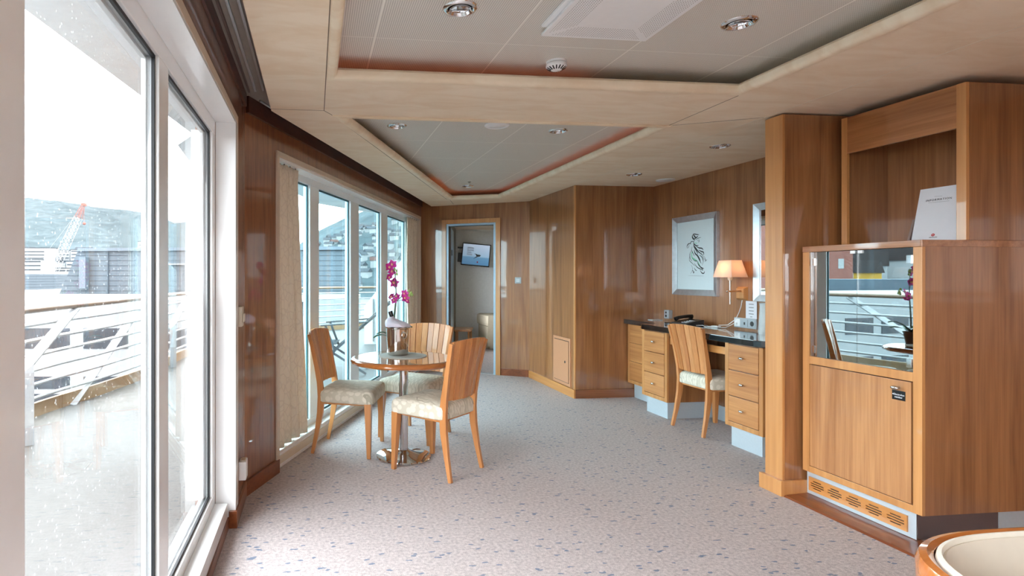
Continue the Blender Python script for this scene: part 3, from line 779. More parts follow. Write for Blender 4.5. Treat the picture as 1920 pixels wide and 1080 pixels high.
# sprinkler
sp_ = thing('sprinkler_head', 'tiny metal sprinkler head hanging from the far ceiling tray', 'sprinkler', (1.745, 6.20, HT))
B().lathe([(0.02, 0), (0.02, -0.006), (0.008, -0.010), (0.008, -0.04), (0.004, -0.045)], n=16).make('body', 'nickel', sp_, local=True, smooth=True)
B().lathe([(0.001, -0.05), (0.018, -0.05), (0.018, -0.054), (0.001, -0.054)], n=16).make('deflector', 'nickel', sp_, local=True)
# air vent
av = thing('air_vent', 'square perforated white air vent panel on the near ceiling tray', 'vent', (1.236, 2.12, HT))
vx0, vx1, vy0, vy1 = 0.985, 1.470, 1.88, 2.355
B().box(vx0 + 0.02, vx1 - 0.02, vy0 + 0.02, vy1 - 0.06, HT - 0.012, HT).box(vx0 - 0.022, vx0 + 0.02, vy0, vy1 - 0.055, HT - 0.012, HT - 0.0005).make('frame', 'white_metal', av, bevel=0.002)
B().box(vx0, vx1, vy0, vy1, HT - 0.026, HT - 0.014).make('face_panel', 'white_metal', av, bevel=0.002)
hb = B(); zz = HT - 0.0265
def dots(u0, u1, v0, v1, f):
    nu = int(round((u1 - u0) / 0.011)); nv = 9
    for i in range(nu + 1):
        for j in range(nv):
            u = u0 + (u1 - u0) * i / nu; v = v0 + (v1 - v0) * j / (nv - 1)
            # trapezoid trim at the mitred corners
            k_ = (v - v0) / (v1 - v0) if v1 != v0 else 0
            lo = u0 + 0.068 * k_; hi = u1 - 0.068 * k_
            if u < lo or u > hi: continue
            x, y = f(u, v)
            q = [hb.bm.verts.new((x + 0.0021 * math.cos(PI / 3 * m), y + 0.0021 * math.sin(PI / 3 * m), zz)) for m in range(6)]
            hb.bm.faces.new(q)
m_ = 0.022
dots(vx0 + 0.045, vx1 - 0.045, m_, m_ + 0.082, lambda u, v: (u, vy1 - v))
dots(vx0 + 0.045, vx1 - 0.045, m_, m_ + 0.082, lambda u, v: (u, vy0 + v))
dots(vy0 + 0.045, vy1 - 0.045, m_, m_ + 0.082, lambda u, v: (vx0 + v, u))
dots(vy0 + 0.045, vy1 - 0.045, m_, m_ + 0.082, lambda u, v: (vx1 - v, u))
hb.make('perforations', M.setdefault('hole', plain('vent hole', (96, 92, 90), 0.8)), av)

# ================================================================== DINING SET
def outline(w0, w1, y0, y1, r, n=12):
    """rounded trapezoid: width w0 at y0 (back), w1 at y1 (front)"""
    P = [(-w0 / 2, y0), (w0 / 2, y0), (w1 / 2, y1), (-w1 / 2, y1)]
    out = []
    for i in range(4):
        a, b, c = Vector(P[i - 1]), Vector(P[i]), Vector(P[(i + 1) % 4])
        p, q = b + (a - b).normalized() * r, b + (c - b).normalized() * r
        for k in range(n + 1):
            t = k / n
            out.append((1 - t) ** 2 * p + 2 * t * (1 - t) * b + t * t * q)
    return out
def cushion(ol, prof, c):
    rings = []
    for sc, z in prof:
        rings.append([((p.x - c[0]) * sc + c[0], (p.y - c[1]) * sc + c[1], z) for p in ol])
    return B().ring_loft(rings)
def make_chair(label):
    r = thing('dining_chair', label, 'chair', (0, 0, 0))
    ol = outline(0.40, 0.475, -0.175, 0.245, 0.05)
    cushion(ol, [(0.965, 0.382), (0.995, 0.389), (1.0, 0.42), (0.998, 0.444), (0.98, 0.461), (0.93, 0.474), (0.80, 0.484), (0.55, 0.493), (0.25, 0.497), (0.02, 0.498)], (0, 0.035)).make('seat', 'fabric', r, local=True, smooth=True)
    B().box(-0.185, 0.185, -0.15, 0.20, 0.365, 0.386).make('seat_frame', 'chair', r, local=True, bevel=0.003)
    for sx in (-1, 1):
        B().bar([(sx * 0.222, 0.214, 0.0), (sx * 0.205, 0.204, 0.388)], [0.027, 0.052], [0.027, 0.050], side=(1, 0, 0)).make('leg', 'chair', r, local=True, bevel=0.002)
    for sx in (-1, 1):
        ys = [(-0.222, 0.0), (-0.190, 0.15), (-0.165, 0.30), (-0.158, 0.42), (-0.168, 0.52), (-0.190, 0.64), (-0.214, 0.76), (-0.242, 0.880)]
        xs = [0.190, 0.183, 0.178, 0.176, 0.177, 0.183, 0.192, 0.203]
        B().bar([(sx * x, y, z) for x, (y, z) in zip(xs, ys)], [0.022, 0.024, 0.026, 0.026, 0.026, 0.026, 0.026, 0.026],
                [0.024, 0.032, 0.046, 0.050, 0.042, 0.034, 0.030, 0.026], side=(1, 0, 0)).make('leg', 'chair', r, local=True, bevel=0.002)
    # slatted curved back: seven boards, each a flat facet with a fine step to the next
    nb = 7; nz = 8
    for i in range(nb):
        bb = B(); rings = []
        for j in range(nz + 1):
            t = j / nz
            z = 0.505 + t * (0.892 - 0.505)
            def yy(z_):
                for (ya, za), (yb, zb) in zip([(-0.165, 0.48), (-0.190, 0.64), (-0.218, 0.78), (-0.251, 0.94)], [(-0.190, 0.64), (-0.218, 0.78), (-0.251, 0.94), (-0.251, 0.95)]):
                    if z_ <= zb: return ya + (yb - ya) * (z_ - za) / (zb - za)
                return -0.251
            hw = (0.166 + (0.195 - 0.166) * t)
            u0 = -1 + 2 * i / nb + 0.0035 / hw; u1 = -1 + 2 * (i + 1) / nb - 0.0035 / hw * 0.3
            arc = 0.030
            if j == nz: zt0 = z - 0.012 * u0 * u0 * 0; 
            stp = 0.0022 * (i % 2); y0_ = yy(z) - arc * (1 - u0 * u0) - stp; y1_ = yy(z) - arc * (1 - u1 * u1) - stp
            zz0 = z + (0.014 * (1 - u0 * u0) - 0.004) * (1 if j == nz else 0) + (0.016 * (1 - u0 * u0)) * (1 if j == 0 else 0) * -0.2
            zz1 = z + (0.014 * (1 - u1 * u1) - 0.004) * (1 if j == nz else 0)
            rings.append([(u0 * hw, y0_ + 0.008, zz0), (u1 * hw, y1_ + 0.008, zz1), (u1 * hw, y1_ - 0.008, zz1), (u0 * hw, y0_ - 0.008, zz0)])
        bb.ring_loft(rings)
        bb.make('back_slat', 'chair' if i in (0, 2, 5) else ('chair_b' if i % 2 else 'chair_c'), r, local=True, bevel=0.001)
    return r
def place(o, x, y, fx, fy, label=None):
    o.location = (x, y, 0); o.rotation_euler = (0, 0, math.atan2(-fx, fy))
    if label: o['label'] = label
cA = make_chair('cherry dining chair nearest the window curtain, its slatted back to the window')
place(cA, 0.256, 4.262, 0.945, -0.327)
cC = copy_tree(cA); place(cC, 0.841, 3.745, -0.672, 0.740, 'cherry dining chair in front of the round table, its slatted back to the viewer')
cB = copy_tree(cA); place(cB, 0.835, 4.54, -0.63, -0.78, 'cherry dining chair behind the round table, beside the bedroom door side')
cD = copy_tree(cA); place(cD, 3.335, 4.385, 1.0, 0.02, 'cherry chair pushed in at the black topped desk')

TX, TY, TZ = 0.64, 4.01, 0.718
tb = thing('round_table', 'round wooden pedestal table with chrome column among three chairs', 'table', (TX, TY, 0))
B().lathe([(0.001, TZ - 0.0005), (0.352, TZ - 0.0005), (0.352, TZ - 0.03), (0.001, TZ - 0.03)], (TX, TY, 0), n=64).make('tabletop', 'table', tb, smooth=True)
B().lathe([(0.352, TZ), (0.372, TZ - 0.002), (0.383, TZ - 0.012), (0.386, TZ - 0.022), (0.380, TZ - 0.034), (0.360, TZ - 0.042), (0.330, TZ - 0.044), (0.30, TZ - 0.031)], (TX, TY, 0), n=64, cap=False).make('rim', 'rim', tb, smooth=True)
B().lathe([(0.033, 0.03), (0.033, TZ - 0.045)], (TX, TY, 0), n=28).make('column', 'chrome', tb, smooth=True)
B().lathe([(0.16, TZ - 0.046), (0.15, TZ - 0.052), (0.05, TZ - 0.060), (0.036, TZ - 0.075)], (TX, TY, 0), n=32).make('top_flange', 'black', tb, smooth=True)
B().lathe([(0.196, 0.0), (0.200, 0.006), (0.196, 0.014), (0.15, 0.024), (0.09, 0.034), (0.05, 0.044), (0.036, 0.052)], (TX, TY, 0), n=56).make('foot', 'chrome', tb, smooth=True)
tag(B().lathe([(0.178, 0.0), (0.178, 0.0035), (0.001, 0.0035)], (0.645, 4.085, TZ), n=48).make('placemat', 'placemat', smooth=True), 'round grey placemat under the steel ice bucket', 'placemat')
bx, by, bz = 0.612, 4.105, TZ + 0.0037
bk = thing('ice_bucket', 'steel ice bucket with ring handles on the round table', 'ice bucket', (bx, by, bz))
B().lathe([(0.001, 0.0), (0.070, 0.0), (0.076, 0.006), (0.079, 0.02), (0.088, 0.195), (0.094, 0.200), (0.094, 0.206), (0.087, 0.206), (0.084, 0.196), (0.075, 0.02), (0.001, 0.012)], (bx, by, bz), n=48, cap=False).make('pail', M.setdefault('bucketsteel', plain('polished bucket steel', (206, 200, 194), 0.09, 1.0, noise_amt=0.03, nscale=40)), bk, smooth=True)
for ang in (-68, 112):
    a = math.radians(ang); ca, sa = math.cos(a), math.sin(a)
    cc = Vector((bx + 0.094 * ca, by + 0.094 * sa, bz + 0.152))
    t_ = Vector((-sa, ca, 0))
    ring = [cc + t_ * (0.021 * math.cos(2 * PI * i / 24)) + Vector((0, 0, 0.021 * math.sin(2 * PI * i / 24))) for i in range(25)]
    B().tube(ring, 0.0036, 8, cap=False).sphere((bx + 0.090 * ca, by + 0.090 * sa, bz + 0.174), 0.007, n=6).make('ring_handle', 'chrome', bk, smooth=True)
# bottle and napkin
bt = thing('bottle', 'dark wine bottle standing in the ice bucket, only its neck showing', 'bottle', (bx - 0.02, by + 0.012, bz + 0.015))
lean = [(bx - 0.008, by + 0.006, bz + 0.02), (bx - 0.014, by + 0.01, bz + 0.16), (bx - 0.024, by + 0.014, bz + 0.20), (bx - 0.034, by + 0.02, bz + 0.25), (bx - 0.046, by + 0.022, bz + 0.292)]
B().tube(lean, [0.036, 0.036, 0.026, 0.0145, 0.0145], 18).make('glass_body', 'bottle', bt, smooth=True)
B().tube([(bx - 0.042, by + 0.0215, bz + 0.282), (bx - 0.054, by + 0.0245, bz + 0.322)], 0.0165, 16).make('foil_cap', 'black', bt, smooth=True, bevel=0.001)
nb_ = B(); rings = []
NP = 48
for j in range(10):
    t = j / 9
    rings.append([])
    for i in range(NP):
        a = 2 * PI * i / NP
        rad = 0.097 * math.cos(t * PI / 2) ** 0.75 + 0.003
        crease = 1 - 0.10 * abs(math.sin(2.5 * a + 0.4)) * (1 - t)
        peak = 0.066 + 0.016 * math.cos(a - 2.6)
        z = bz + 0.2075 + peak * (t ** 0.8) + 0.006 * abs(math.sin(5 * a)) * (1 - t)
        x = bx + rad * crease * math.cos(a) - 0.030 * t; y = by + rad * crease * math.sin(a) + 0.008 * t
        rings[-1].append((x, y, z))
nb_.ring_loft(rings)
tag(nb_.make('napkin', 'napkin', smooth=False, bevel=0.0), 'folded white napkin draped over the ice bucket round the bottle neck', 'napkin')
# orchid
ox, oy = 0.605, 4.300
oz = TZ
orc = thing('potted_orchid', 'magenta orchid in a brown pot on the round table behind the bucket', 'plant', (ox, oy, oz))
B().lathe([(0.001, 0), (0.036, 0), (0.052, 0.095), (0.056, 0.097), (0.056, 0.108), (0.048, 0.108), (0.046, 0.098), (0.001, 0.096)], (ox, oy, oz), n=28, cap=False).make('pot', 'pot', orc, smooth=True)
def leaf(ang, ln, wd, rise, droop):
    b2 = B(); n = 9; ca, sa = math.cos(ang), math.sin(ang)
    top, bot = [], []
    rings = []
    for i in range(n + 1):
        t = i / n
        c = Vector((ox + ca * ln * t, oy + sa * ln * t, oz + 0.10 + rise * math.sin(t * PI * 0.62) - droop * t * t))
        w_ = wd * math.sin(PI * (0.06 + 0.90 * t) ** 0.8) * 0.5 + 0.002
        sd_ = Vector((-sa, ca, 0)) * w_
        rings.append([c + sd_ + Vector((0, 0, 0.006)), c, c - sd_ + Vector((0, 0, 0.006)), c - Vector((0, 0, 0.003))])
    b2.ring_loft(rings); b2.make('leaf', 'leaf', orc, smooth=True)
for a_, l_, w_, r_, d_ in ((200, 0.17, 0.05, 0.05, 0.03), (165, 0.13, 0.045, 0.06, 0.02), (20, 0.17, 0.045, 0.09, 0.0), (320, 0.12, 0.045, 0.05, 0.02), (255, 0.09, 0.04, 0.03, 0.01), (75, 0.15, 0.045, 0.05, 0.02)):
    leaf(math.radians(a_), l_, w_, r_, d_)
def PZ(px, py, depth=4.34):
    return far_point(px, py, depth)
st = [PZ(737, 612), PZ(739, 590), PZ(741.5, 566), PZ(742.5, 548), PZ(742, 530), PZ(741, 516), PZ(738, 506)]
B().tube([(ox, oy, oz + 0.09)] + st, [0.004] * 5 + [0.003] * 3, 8).make('stem', 'stem', orc, smooth=True)
B().tube([(ox + 0.006, oy, oz + 0.09), PZ(740, 600), PZ(742, 575), PZ(743, 565), PZ(752, 557), PZ(757, 551), PZ(765, 547)], 0.003, 8).make('stem', 'stem', orc, smooth=True)
for q3 in ([PZ(743, 565), PZ(750, 563), PZ(757, 562)], [PZ(742, 541), PZ(738, 536), PZ(736, 530)], [PZ(741, 516), PZ(744.5, 510), PZ(744.5, 503)]):
    B().tube(q3, 0.002, 6).make('stem', 'stem', orc, smooth=True)
def flower(c, s, tilt, spin, pale=False):
    Rm = Matrix.Rotation(spin, 3, 'Y') @ Matrix.Rotation(tilt, 3, 'Z')
    fb = B()
    for k_ in range(5):
        a = 2 * PI * k_ / 5 + PI / 2
        wide = 0.48 if k_ in (1, 4) else 0.34
        d = Vector((math.cos(a), 0, math.sin(a))); sdv = Vector((-math.sin(a), 0, math.cos(a)))
        rings = []
        for i in range(8):
            t = i / 7
            wq = wide * math.sin(PI * (0.08 + 0.86 * t) ** 0.75) + 0.01
            cup = -0.25 * t * t + 0.05
            cpt = d * t; nrm = Vector((0, 1, 0))
            q = [cpt + sdv * wq + nrm * (cup - 0.10 * wq), cpt + nrm * cup, cpt - sdv * wq + nrm * (cup - 0.10 * wq), cpt + nrm * (cup + 0.03)]
            rings.append([Vector(c) + Rm @ (v * s) for v in q])
        fb.ring_loft(rings)
    f_ = fb.make('flower', 'petal', orc, smooth=True)
    lp = B(); cc = Vector(c) + Rm @ Vector((0, -0.22 * s, -0.10 * s))
    lp.sphere(cc, 0.24 * s, (1, 0.9, 1.1), n=6)
    lp.make('flower_centre', 'lip', f_, smooth=True)
FL = [((729, 500), 0.040, 0.5, 0.2), ((736, 496), 0.038, -0.4, 0.9), ((735, 509), 0.036, 0.1, 2.0), ((729, 519), 0.034, 0.7, 0.5), ((739, 530), 0.040, 0.0, 1.4), ((736, 528), 0.030, 1.1, 0.2),
      ((733, 555), 0.032, 0.9, 0.8), ((744, 556), 0.030, -0.6, 1.2), ((739, 563), 0.028, 0.2, 2.4), ((759, 550), 0.032, -0.5, 0.4), ((760, 559), 0.036, -0.2, 1.5), ((763, 565), 0.026, -0.9, 2.2)]
for (p_, s_, tl, sn) in FL: flower(PZ(p_[0], p_[1], 4.34 + random.uniform(-0.04, 0.04)), s_, tl, sn)
for k_, (px, py) in enumerate(((767, 545), (769, 551), (771, 549), (768, 555), (773, 553), (744, 514), (743.5, 508), (740, 505))):
    B().sphere(PZ(px, py), 0.010, (0.8, 0.8, 1.2), n=6).make('bud', 'bud', orc, smooth=True)

# ================================================================== CURTAINS
def curtain(s0t, s1t, s0b, s1b, nf, label, zt=2.078, zb=0.128, off=0.042, amp=0.020, seed=0):
    r = thing('curtain', label, 'curtain', (*w2((s0t + s1t) / 2, off), zb), 'cream patterned curtains at the dining window')
    rnd = random.Random(seed); ph = [rnd.uniform(-0.5, 0.5) for _ in range(nf + 1)]
    nu = nf * 10; nv = 30
    b2 = B(); grid = []
    for j in range(nv + 1):
        t = j / nv; z = zt + (zb - zt) * t
        gather = math.exp(-((t - 0.075) / 0.05) ** 2)
        a0 = s0t + (s0b - s0t) * t; a1 = s1t + (s1b - s1t) * t
        row = []
        for i in range(nu + 1):
            u = i / nu
            s = a0 + (a1 - a0) * u
            wv = math.sin(2 * PI * nf * u + 0.5 * math.sin(5 * t + ph[int(u * nf)]))
            am = amp * (1 - 0.35 * gather) * (0.8 + 0.4 * rnd.random() * 0.1)
            # pinch pleats cross near the top
            if t < 0.13: wv = wv * 0.6 + 0.7 * math.sin(4 * PI * nf * u + 14 * t)
            o = off + am * wv + 0.006 * math.sin(3 * t + u * 9)
            P = w2(s + 0.004 * math.sin(9 * t + i), o)
            row.append(b2.bm.verts.new((P.x, P.y, z + (0.006 * math.sin(2 * PI * nf * u * 2) if j == 0 else 0))))
        grid.append(row)
    for j in range(nv):
        for i in range(nu):
            b2.bm.faces.new((grid[j][i], grid[j][i + 1], grid[j + 1][i + 1], grid[j + 1][i]))
    c = b2.make('cloth', 'curtain', r, smooth=True)
    md = c.modifiers.new('thick', 'SOLIDIFY'); md.thickness = 0.0025
    for i in range(nf):
        P = w2(s0t + (s1t - s0t) * (i + 0.5) / nf, off - 0.012)
        B().box(P.x - 0.003, P.x + 0.003, P.y - 0.003, P.y + 0.003, zt - 0.006, zt + 0.004).make('hook', 'black', r)
    return r
curtain(0.462, 0.82, 0.462, 0.98, 4, 'cream patterned curtain hanging at the near end of the dining window', seed=1, amp=0.024)
curtain(WC1 - 0.52, WC1 - 0.06, WC1 - 0.54, WC1 - 0.045, 4, 'cream patterned curtain hanging at the far end of the dining window, near the door', seed=2, amp=0.026)

# small fittings on the left wall
o = thing('wall_clip', 'cream plastic curtain holdback clip on the narrow wall left of the curtain', 'clip', (XL + 0.001, 3.11, 1.01))
B().box(XL + 0.0005, XL + 0.022, 3.075, 3.150, 1.03, 1.14).make('body', 'cream', o, bevel=0.006)
B().box(XL + 0.0225, XL + 0.032, 3.09, 3.14, 1.055, 1.10).make('hook', 'cream', o, bevel=0.004)
o = thing('wall_socket', 'white socket box low on the wall beside the large window', 'socket', (XL + 0.001, 3.14, 0.19))
B().box(XL + 0.0005, XL + 0.040, 3.10, 3.18, 0.195, 0.295).make('housing', 'white_metal', o, bevel=0.004)
B().box(XL + 0.012, XL + 0.036, 3.112, 3.168, 0.2955, 0.302).make('cap', 'cream', o, bevel=0.002)

# door wall: switch; hatch
q = w3(0.145, -0.0005)
o = thing('light_switch', 'square grey light switch on the wall right of the bedroom door', 'switch', (q.x, q.y, 1.25))
B().fbox(w3, 0.105, 0.185, -0.010, -0.0005, 1.213, 1.293).make('plate', 'grey_plate', o, bevel=0.002)
B().fbox(w3, 0.122, 0.168, -0.016, -0.0105, 1.230, 1.276).make('rocker', M.setdefault('rocker', plain('rocker', (190, 196, 198), 0.3)), o, bevel=0.002)
o = thing('access_hatch', 'pinkish tan access hatch with a keyhole low on the wooden side wall', 'hatch', (X4 - 0.001, 6.02, 0.09))
B().box(X4 - 0.010, X4 - 0.0005, 5.800, 6.235, 0.100, 0.625).make('frame', 'hatch', o, bevel=0.002)
B().box(X4 - 0.0145, X4 - 0.0105, 5.836, 6.199, 0.136, 0.589).make('hatch_door', 'hatch', o, bevel=0.001)
B().box(X4 - 0.0112, X4 - 0.0101, 5.830, 6.205, 0.130, 0.595).make('gap_shade_sheet', 'black', o)  # black sheet standing in for the shade round the hatch door
B().tube([(X4 - 0.022, 5.905, 0.36), (X4 - 0.0146, 5.905, 0.36)], 0.013, 18).make('lock', 'chrome', o, smooth=True)

# ================================================================== DESK
CT, CBt = 0.845, 0.797
ct = thing('desk_counter', 'polished black stone desk top along the niche wall', 'counter', (3.4, 4.6, CBt))
poly = [(3.125, 3.62), (3.125, 5.06), (3.14, 5.10), (3.185, 5.125), (3.315, 5.125), (3.315, 5.703), (3.663, 5.703), (3.663, 3.16), (3.55, 3.16), (3.22, 3.52)]
poly = [(3.125, 3.68), (3.125, 5.06), (3.14, 5.10), (3.185, 5.125), (3.315, 5.125), (3.315, 5.703), (3.663, 5.703), (3.663, 3.162), (3.40, 3.162), (3.40, 3.50), (3.30, 3.545), (3.17, 3.575), (3.135, 3.62)]
B().prism(poly, CBt, CT).make('slab', 'granite', ct, bevel=0.004)
def drawer_unit(name, label, y0, y1, xf, z0, z1, nd, plinth, pull=True, open_last=0.0):
    r = thing(name, label, 'cabinet', ((xf + 3.66) / 2, (y0 + y1) / 2, 0))
    B().box(xf + 0.02, 3.660, y0 + 0.0, y1, z0, z1).make('body', 'wood', r)
    st = 0.036
    f = B()
    f.box(xf, xf + 0.0195, y0, y0 + st, z0, z1).box(xf, xf + 0.0195, y1 - st, y1, z0, z1)
    f.box(xf, xf + 0.0195, y0 + st, y1 - st, z0, z0 + 0.035)
    f.make('face_frame', 'edge', r, bevel=0.002)
    zz = z0 + 0.040; hgt = (z1 - 0.006 - zz) / nd
    for i in range(nd):
        out = open_last if i == 0 else 0
        d = B().box(xf - 0.002 - out, xf + 0.0190, y0 + st + 0.004, y1 - st - 0.004, zz + i * hgt, zz + (i + 1) * hgt - 0.006).make('drawer', 'front', r, bevel=0.002)
        zc = zz + (i + 0.5) * hgt; yc = (y0 + y1) / 2
        kb = B().tube([(xf - 0.002 - out, yc, zc), (xf - 0.016 - out, yc, zc)], 0.0055, 12)
        kb.sphere((xf - 0.022 - out, yc, zc), 0.0135, (0.65, 1.5, 0.75), n=8)
        kb.make('knob', 'nickel', d, smooth=True)
    if plinth:
        B().box(plinth, 3.655, y0 + 0.05, y1 - 0.02, 0.0, z0 - 0.0005).make('plinth', 'steel', r)
    return r
drawer_unit('drawer_unit', 'three drawer cherry desk pedestal beside the wooden partition', 3.640, 4.010, 3.165, 0.158, CBt - 0.0005, 3, 3.205)
drawer_unit('drawer_unit', 'three drawer cherry desk pedestal left of the desk chair', 4.732, 5.120, 3.165, 0.160, CBt - 0.0005, 3, 3.205)
r = thing('corner_cupboard', 'narrow cherry corner cupboard at the far left end of the desk', 'cabinet', (3.5, 5.4, 0))
B().box(3.375, 3.66, 5.1215, 5.690, 0.165, CBt - 0.0005).make('body', 'wood', r)
B().box(3.355, 3.3745, 5.655, 5.690, 0.165, CBt - 0.0005).box(3.355, 3.3745, 5.1215, 5.150, 0.165, CBt - 0.0005).box(3.355, 3.3745, 5.150, 5.655, 0.165, 0.20).make('face_frame', 'edge', r, bevel=0.002)
for i in range(3):
    B().box(3.354, 3.3740, 5.154, 5.651, 0.204 + i * 0.197, 0.204 + (i + 1) * 0.197 - 0.004).make('front_panel', 'front', r, bevel=0.0015)
B().box(3.43, 3.655, 5.14, 5.69, 0.0, 0.1645).make('plinth', 'steel', r)
r = thing('desk_apron', 'pale wooden rail under the black desk top between the pedestals', 'rail', (3.3, 4.37, 0.69))
B().box(3.195, 3.215, 4.0105, 4.7315, 0.690, 0.748).make('rail', 'edge_y', r, bevel=0.002)
B().box(3.2155, 3.60, 4.0105, 4.7315, 0.700, 0.715).make('underside_board', 'wood', r)
structure(B().box(3.655, 3.6648, 4.50, 4.7315, 0.0, 0.13).make('trim_4', 'steel'))

# telephone
ph = thing('telephone', 'black desk telephone on the black desk top behind the chair', 'telephone', (3.48, 4.90, CT))
tp = Matrix.Rotation(math.radians(90), 3, 'Z')
B().hexa([(3.40, 4.80, CT), (3.58, 4.80, CT), (3.58, 5.02, CT), (3.40, 5.02, CT), (3.40, 4.80, CT + 0.022), (3.58, 4.80, CT + 0.055), (3.58, 5.02, CT + 0.055), (3.40, 5.02, CT + 0.022)]).make('body', 'black', ph, bevel=0.006)
kb = B()
for i in range(4):
    for j in range(3):
        x = 3.425 + i * 0.026; y = 4.835 + j * 0.026; z = CT + 0.022 + (x - 3.40) / 0.18 * 0.033
        kb.box(x, x + 0.016, y, y + 0.016, z - 0.003, z + 0.006)
kb.make('keypad', M.setdefault('keys', plain('grey keys', (170, 172, 176), 0.5)), ph, bevel=0.001)
hs = [(3.42, 4.985, CT + 0.050), (3.45, 4.985, CT + 0.066), (3.50, 4.985, CT + 0.074), (3.55, 4.985, CT + 0.078), (3.59, 4.985, CT + 0.072)]
B().tube(hs, [0.022, 0.016, 0.014, 0.016, 0.024], 14).make('handset', 'black', ph, smooth=True)
co = B(); pts = []
for i in range(60):
    t = i / 59; ang = t * 2 * PI * 14
    pts.append((3.40 - 0.02 + 0.006 * math.cos(ang) - 0.02 * math.sin(PI * t), 5.02 + 0.02 * t + 0.02, CT + 0.009 + 0.005 * math.sin(ang)))
co.tube(pts, 0.002, 5); co.make('coiled_cord', 'black', ph, smooth=True)

# socket strips and card
r = thing('socket_strip', 'grey three part socket strip above the right end of the desk', 'socket', (XD - 0.001, 4.39, 0.865))
B().box(XD - 0.014, XD - 0.0005, 4.268, 4.517, 0.862, 0.946).make('plate', 'socket', r, bevel=0.002)
for i, y in enumerate((4.31, 4.393, 4.477)):
    ib = B().box(XD - 0.018, XD - 0.0145, y - 0.034, y + 0.034, 0.872, 0.936).make('insert', 'white_metal' if i == 2 else 'socket', r, bevel=0.002)
    if i == 0: B().tube([(XD - 0.0185, y, 0.904), (XD - 0.0181, y, 0.904)], 0.021, 24).make('socket_hole', 'black', ib)
    elif i == 1: B().box(XD - 0.0190, XD - 0.0181, y - 0.008, y + 0.008, 0.890, 0.912).make('socket_hole', 'black', ib)
    else: B().box(XD - 0.0300, XD - 0.0181, y - 0.004, y + 0.016, 0.885, 0.905).make('plug', 'white_metal', ib, bevel=0.001)
r = thing('notice_card', 'small white notice card standing above the socket strip', 'card', (XD - 0.012, 4.33, 0.947))
B().box(XD - 0.006, XD - 0.003, 4.272, 4.392, 0.947, 1.094).make('card', 'paper', r)
for i, (tx, z) in enumerate((('', 1.068), ('', 1.040), ('', 1.012), ('', 0.986), ('', 0.962))):
    B().box(XD - 0.0066, XD - 0.0061, 4.305 if i < 4 else 4.320, 4.358 if i < 4 else 4.343, z - 0.003, z + 0.003).make('print_line', 'pale_ink', r)
r = thing('wall_outlet', 'small upright socket box on the desk wall near the niche corner', 'socket', (XD - 0.001, 5.42, 0.87))
B().box(XD - 0.045, XD - 0.0005, 5.385, 5.460, 0.868, 0.955).make('box', 'socket', r, bevel=0.003)
B().box(XD - 0.049, XD - 0.0455, 5.398, 5.447, 0.880, 0.945).make('face', 'alu', r, bevel=0.001)
B().tube([(XD - 0.0500, 5.422, 0.895), (XD - 0.0492, 5.422, 0.895)], 0.014, 18).tube([(XD - 0.0500, 5.422, 0.930), (XD - 0.0492, 5.422, 0.930)], 0.012, 18).make('socket_hole', 'black', r)
tag(B().prism([(3.50, 5.47), (3.61, 5.47), (3.61, 5.56), (3.50, 5.56)], CT, CT + 0.006).make('saucer', 'white_metal', bevel=0.002), 'small flat white tray on the desk top by the niche corner', 'tray')
# frosted vase behind the partition edge
r = thing('glass_carafe', 'pale frosted carafe on the desk top half hidden behind the partition', 'carafe', (3.55, 4.05, CT))
B().lathe([(0.001, 0), (0.045, 0), (0.048, 0.02), (0.042, 0.12), (0.036, 0.22), (0.040, 0.245), (0.036, 0.245), (0.032, 0.22), (0.001, 0.02)], (3.55, 4.06, CT), n=28, cap=False).make('vessel', M.setdefault('frost', plain('frosted glass', (202, 208, 208), 0.3)), r, smooth=True)
# cables
def arc(p0, p1, sag, n=12, side=(0, 0, 0)):
    p0, p1 = Vector(p0), Vector(p1); out = []
    for i in range(n + 1):
        t = i / n; q_ = p0.lerp(p1, t) + Vector((0, 0, -sag * math.sin(PI * t))) + Vector(side) * math.sin(PI * t * 2)
        out.append(q_)
    return out
lampY, lampX = 4.413, 3.53
tag(B().tube([(XD - 0.012, 4.425, 1.10), (XD - 0.02, 4.43, 1.04), (XD - 0.014, 4.46, 0.99), (XD - 0.02, 4.49, 0.93), (XD - 0.05, 4.55, 0.875), (3.585, 4.62, CT + 0.022)], 0.003, 6).make('cable', 'white_metal', smooth=True), 'white lamp cable hanging down the desk wall to the desk', 'cable')
tag(B().tube([(3.50, 4.80, CT + 0.006), (3.52, 4.74, CT + 0.012), (3.50, 4.68, CT + 0.004), (3.52, 4.58, CT + 0.010), (3.58, 4.53, CT + 0.010), (3.61, 4.50, 0.880), (3.630, 4.489, 0.895)], 0.003, 6).make('cable', 'white_metal', smooth=True), 'white telephone cable lying on the black desk top', 'cable')
r = thing('cable_adaptor', 'small white cable switch lying on the black desk top', 'cable switch', (3.57, 4.64, CT))
B().box(3.555, 3.595, 4.60, 4.68, CT, CT + 0.016).make('housing', 'white_metal', r, bevel=0.005)
B().tube([(3.575, 4.68, CT + 0.008), (3.57, 4.74, CT + 0.004), (3.60, 4.78, CT + 0.004), (3.62, 4.86, CT + 0.004)], 0.003, 6).make('lead', 'white_metal', r, smooth=True)

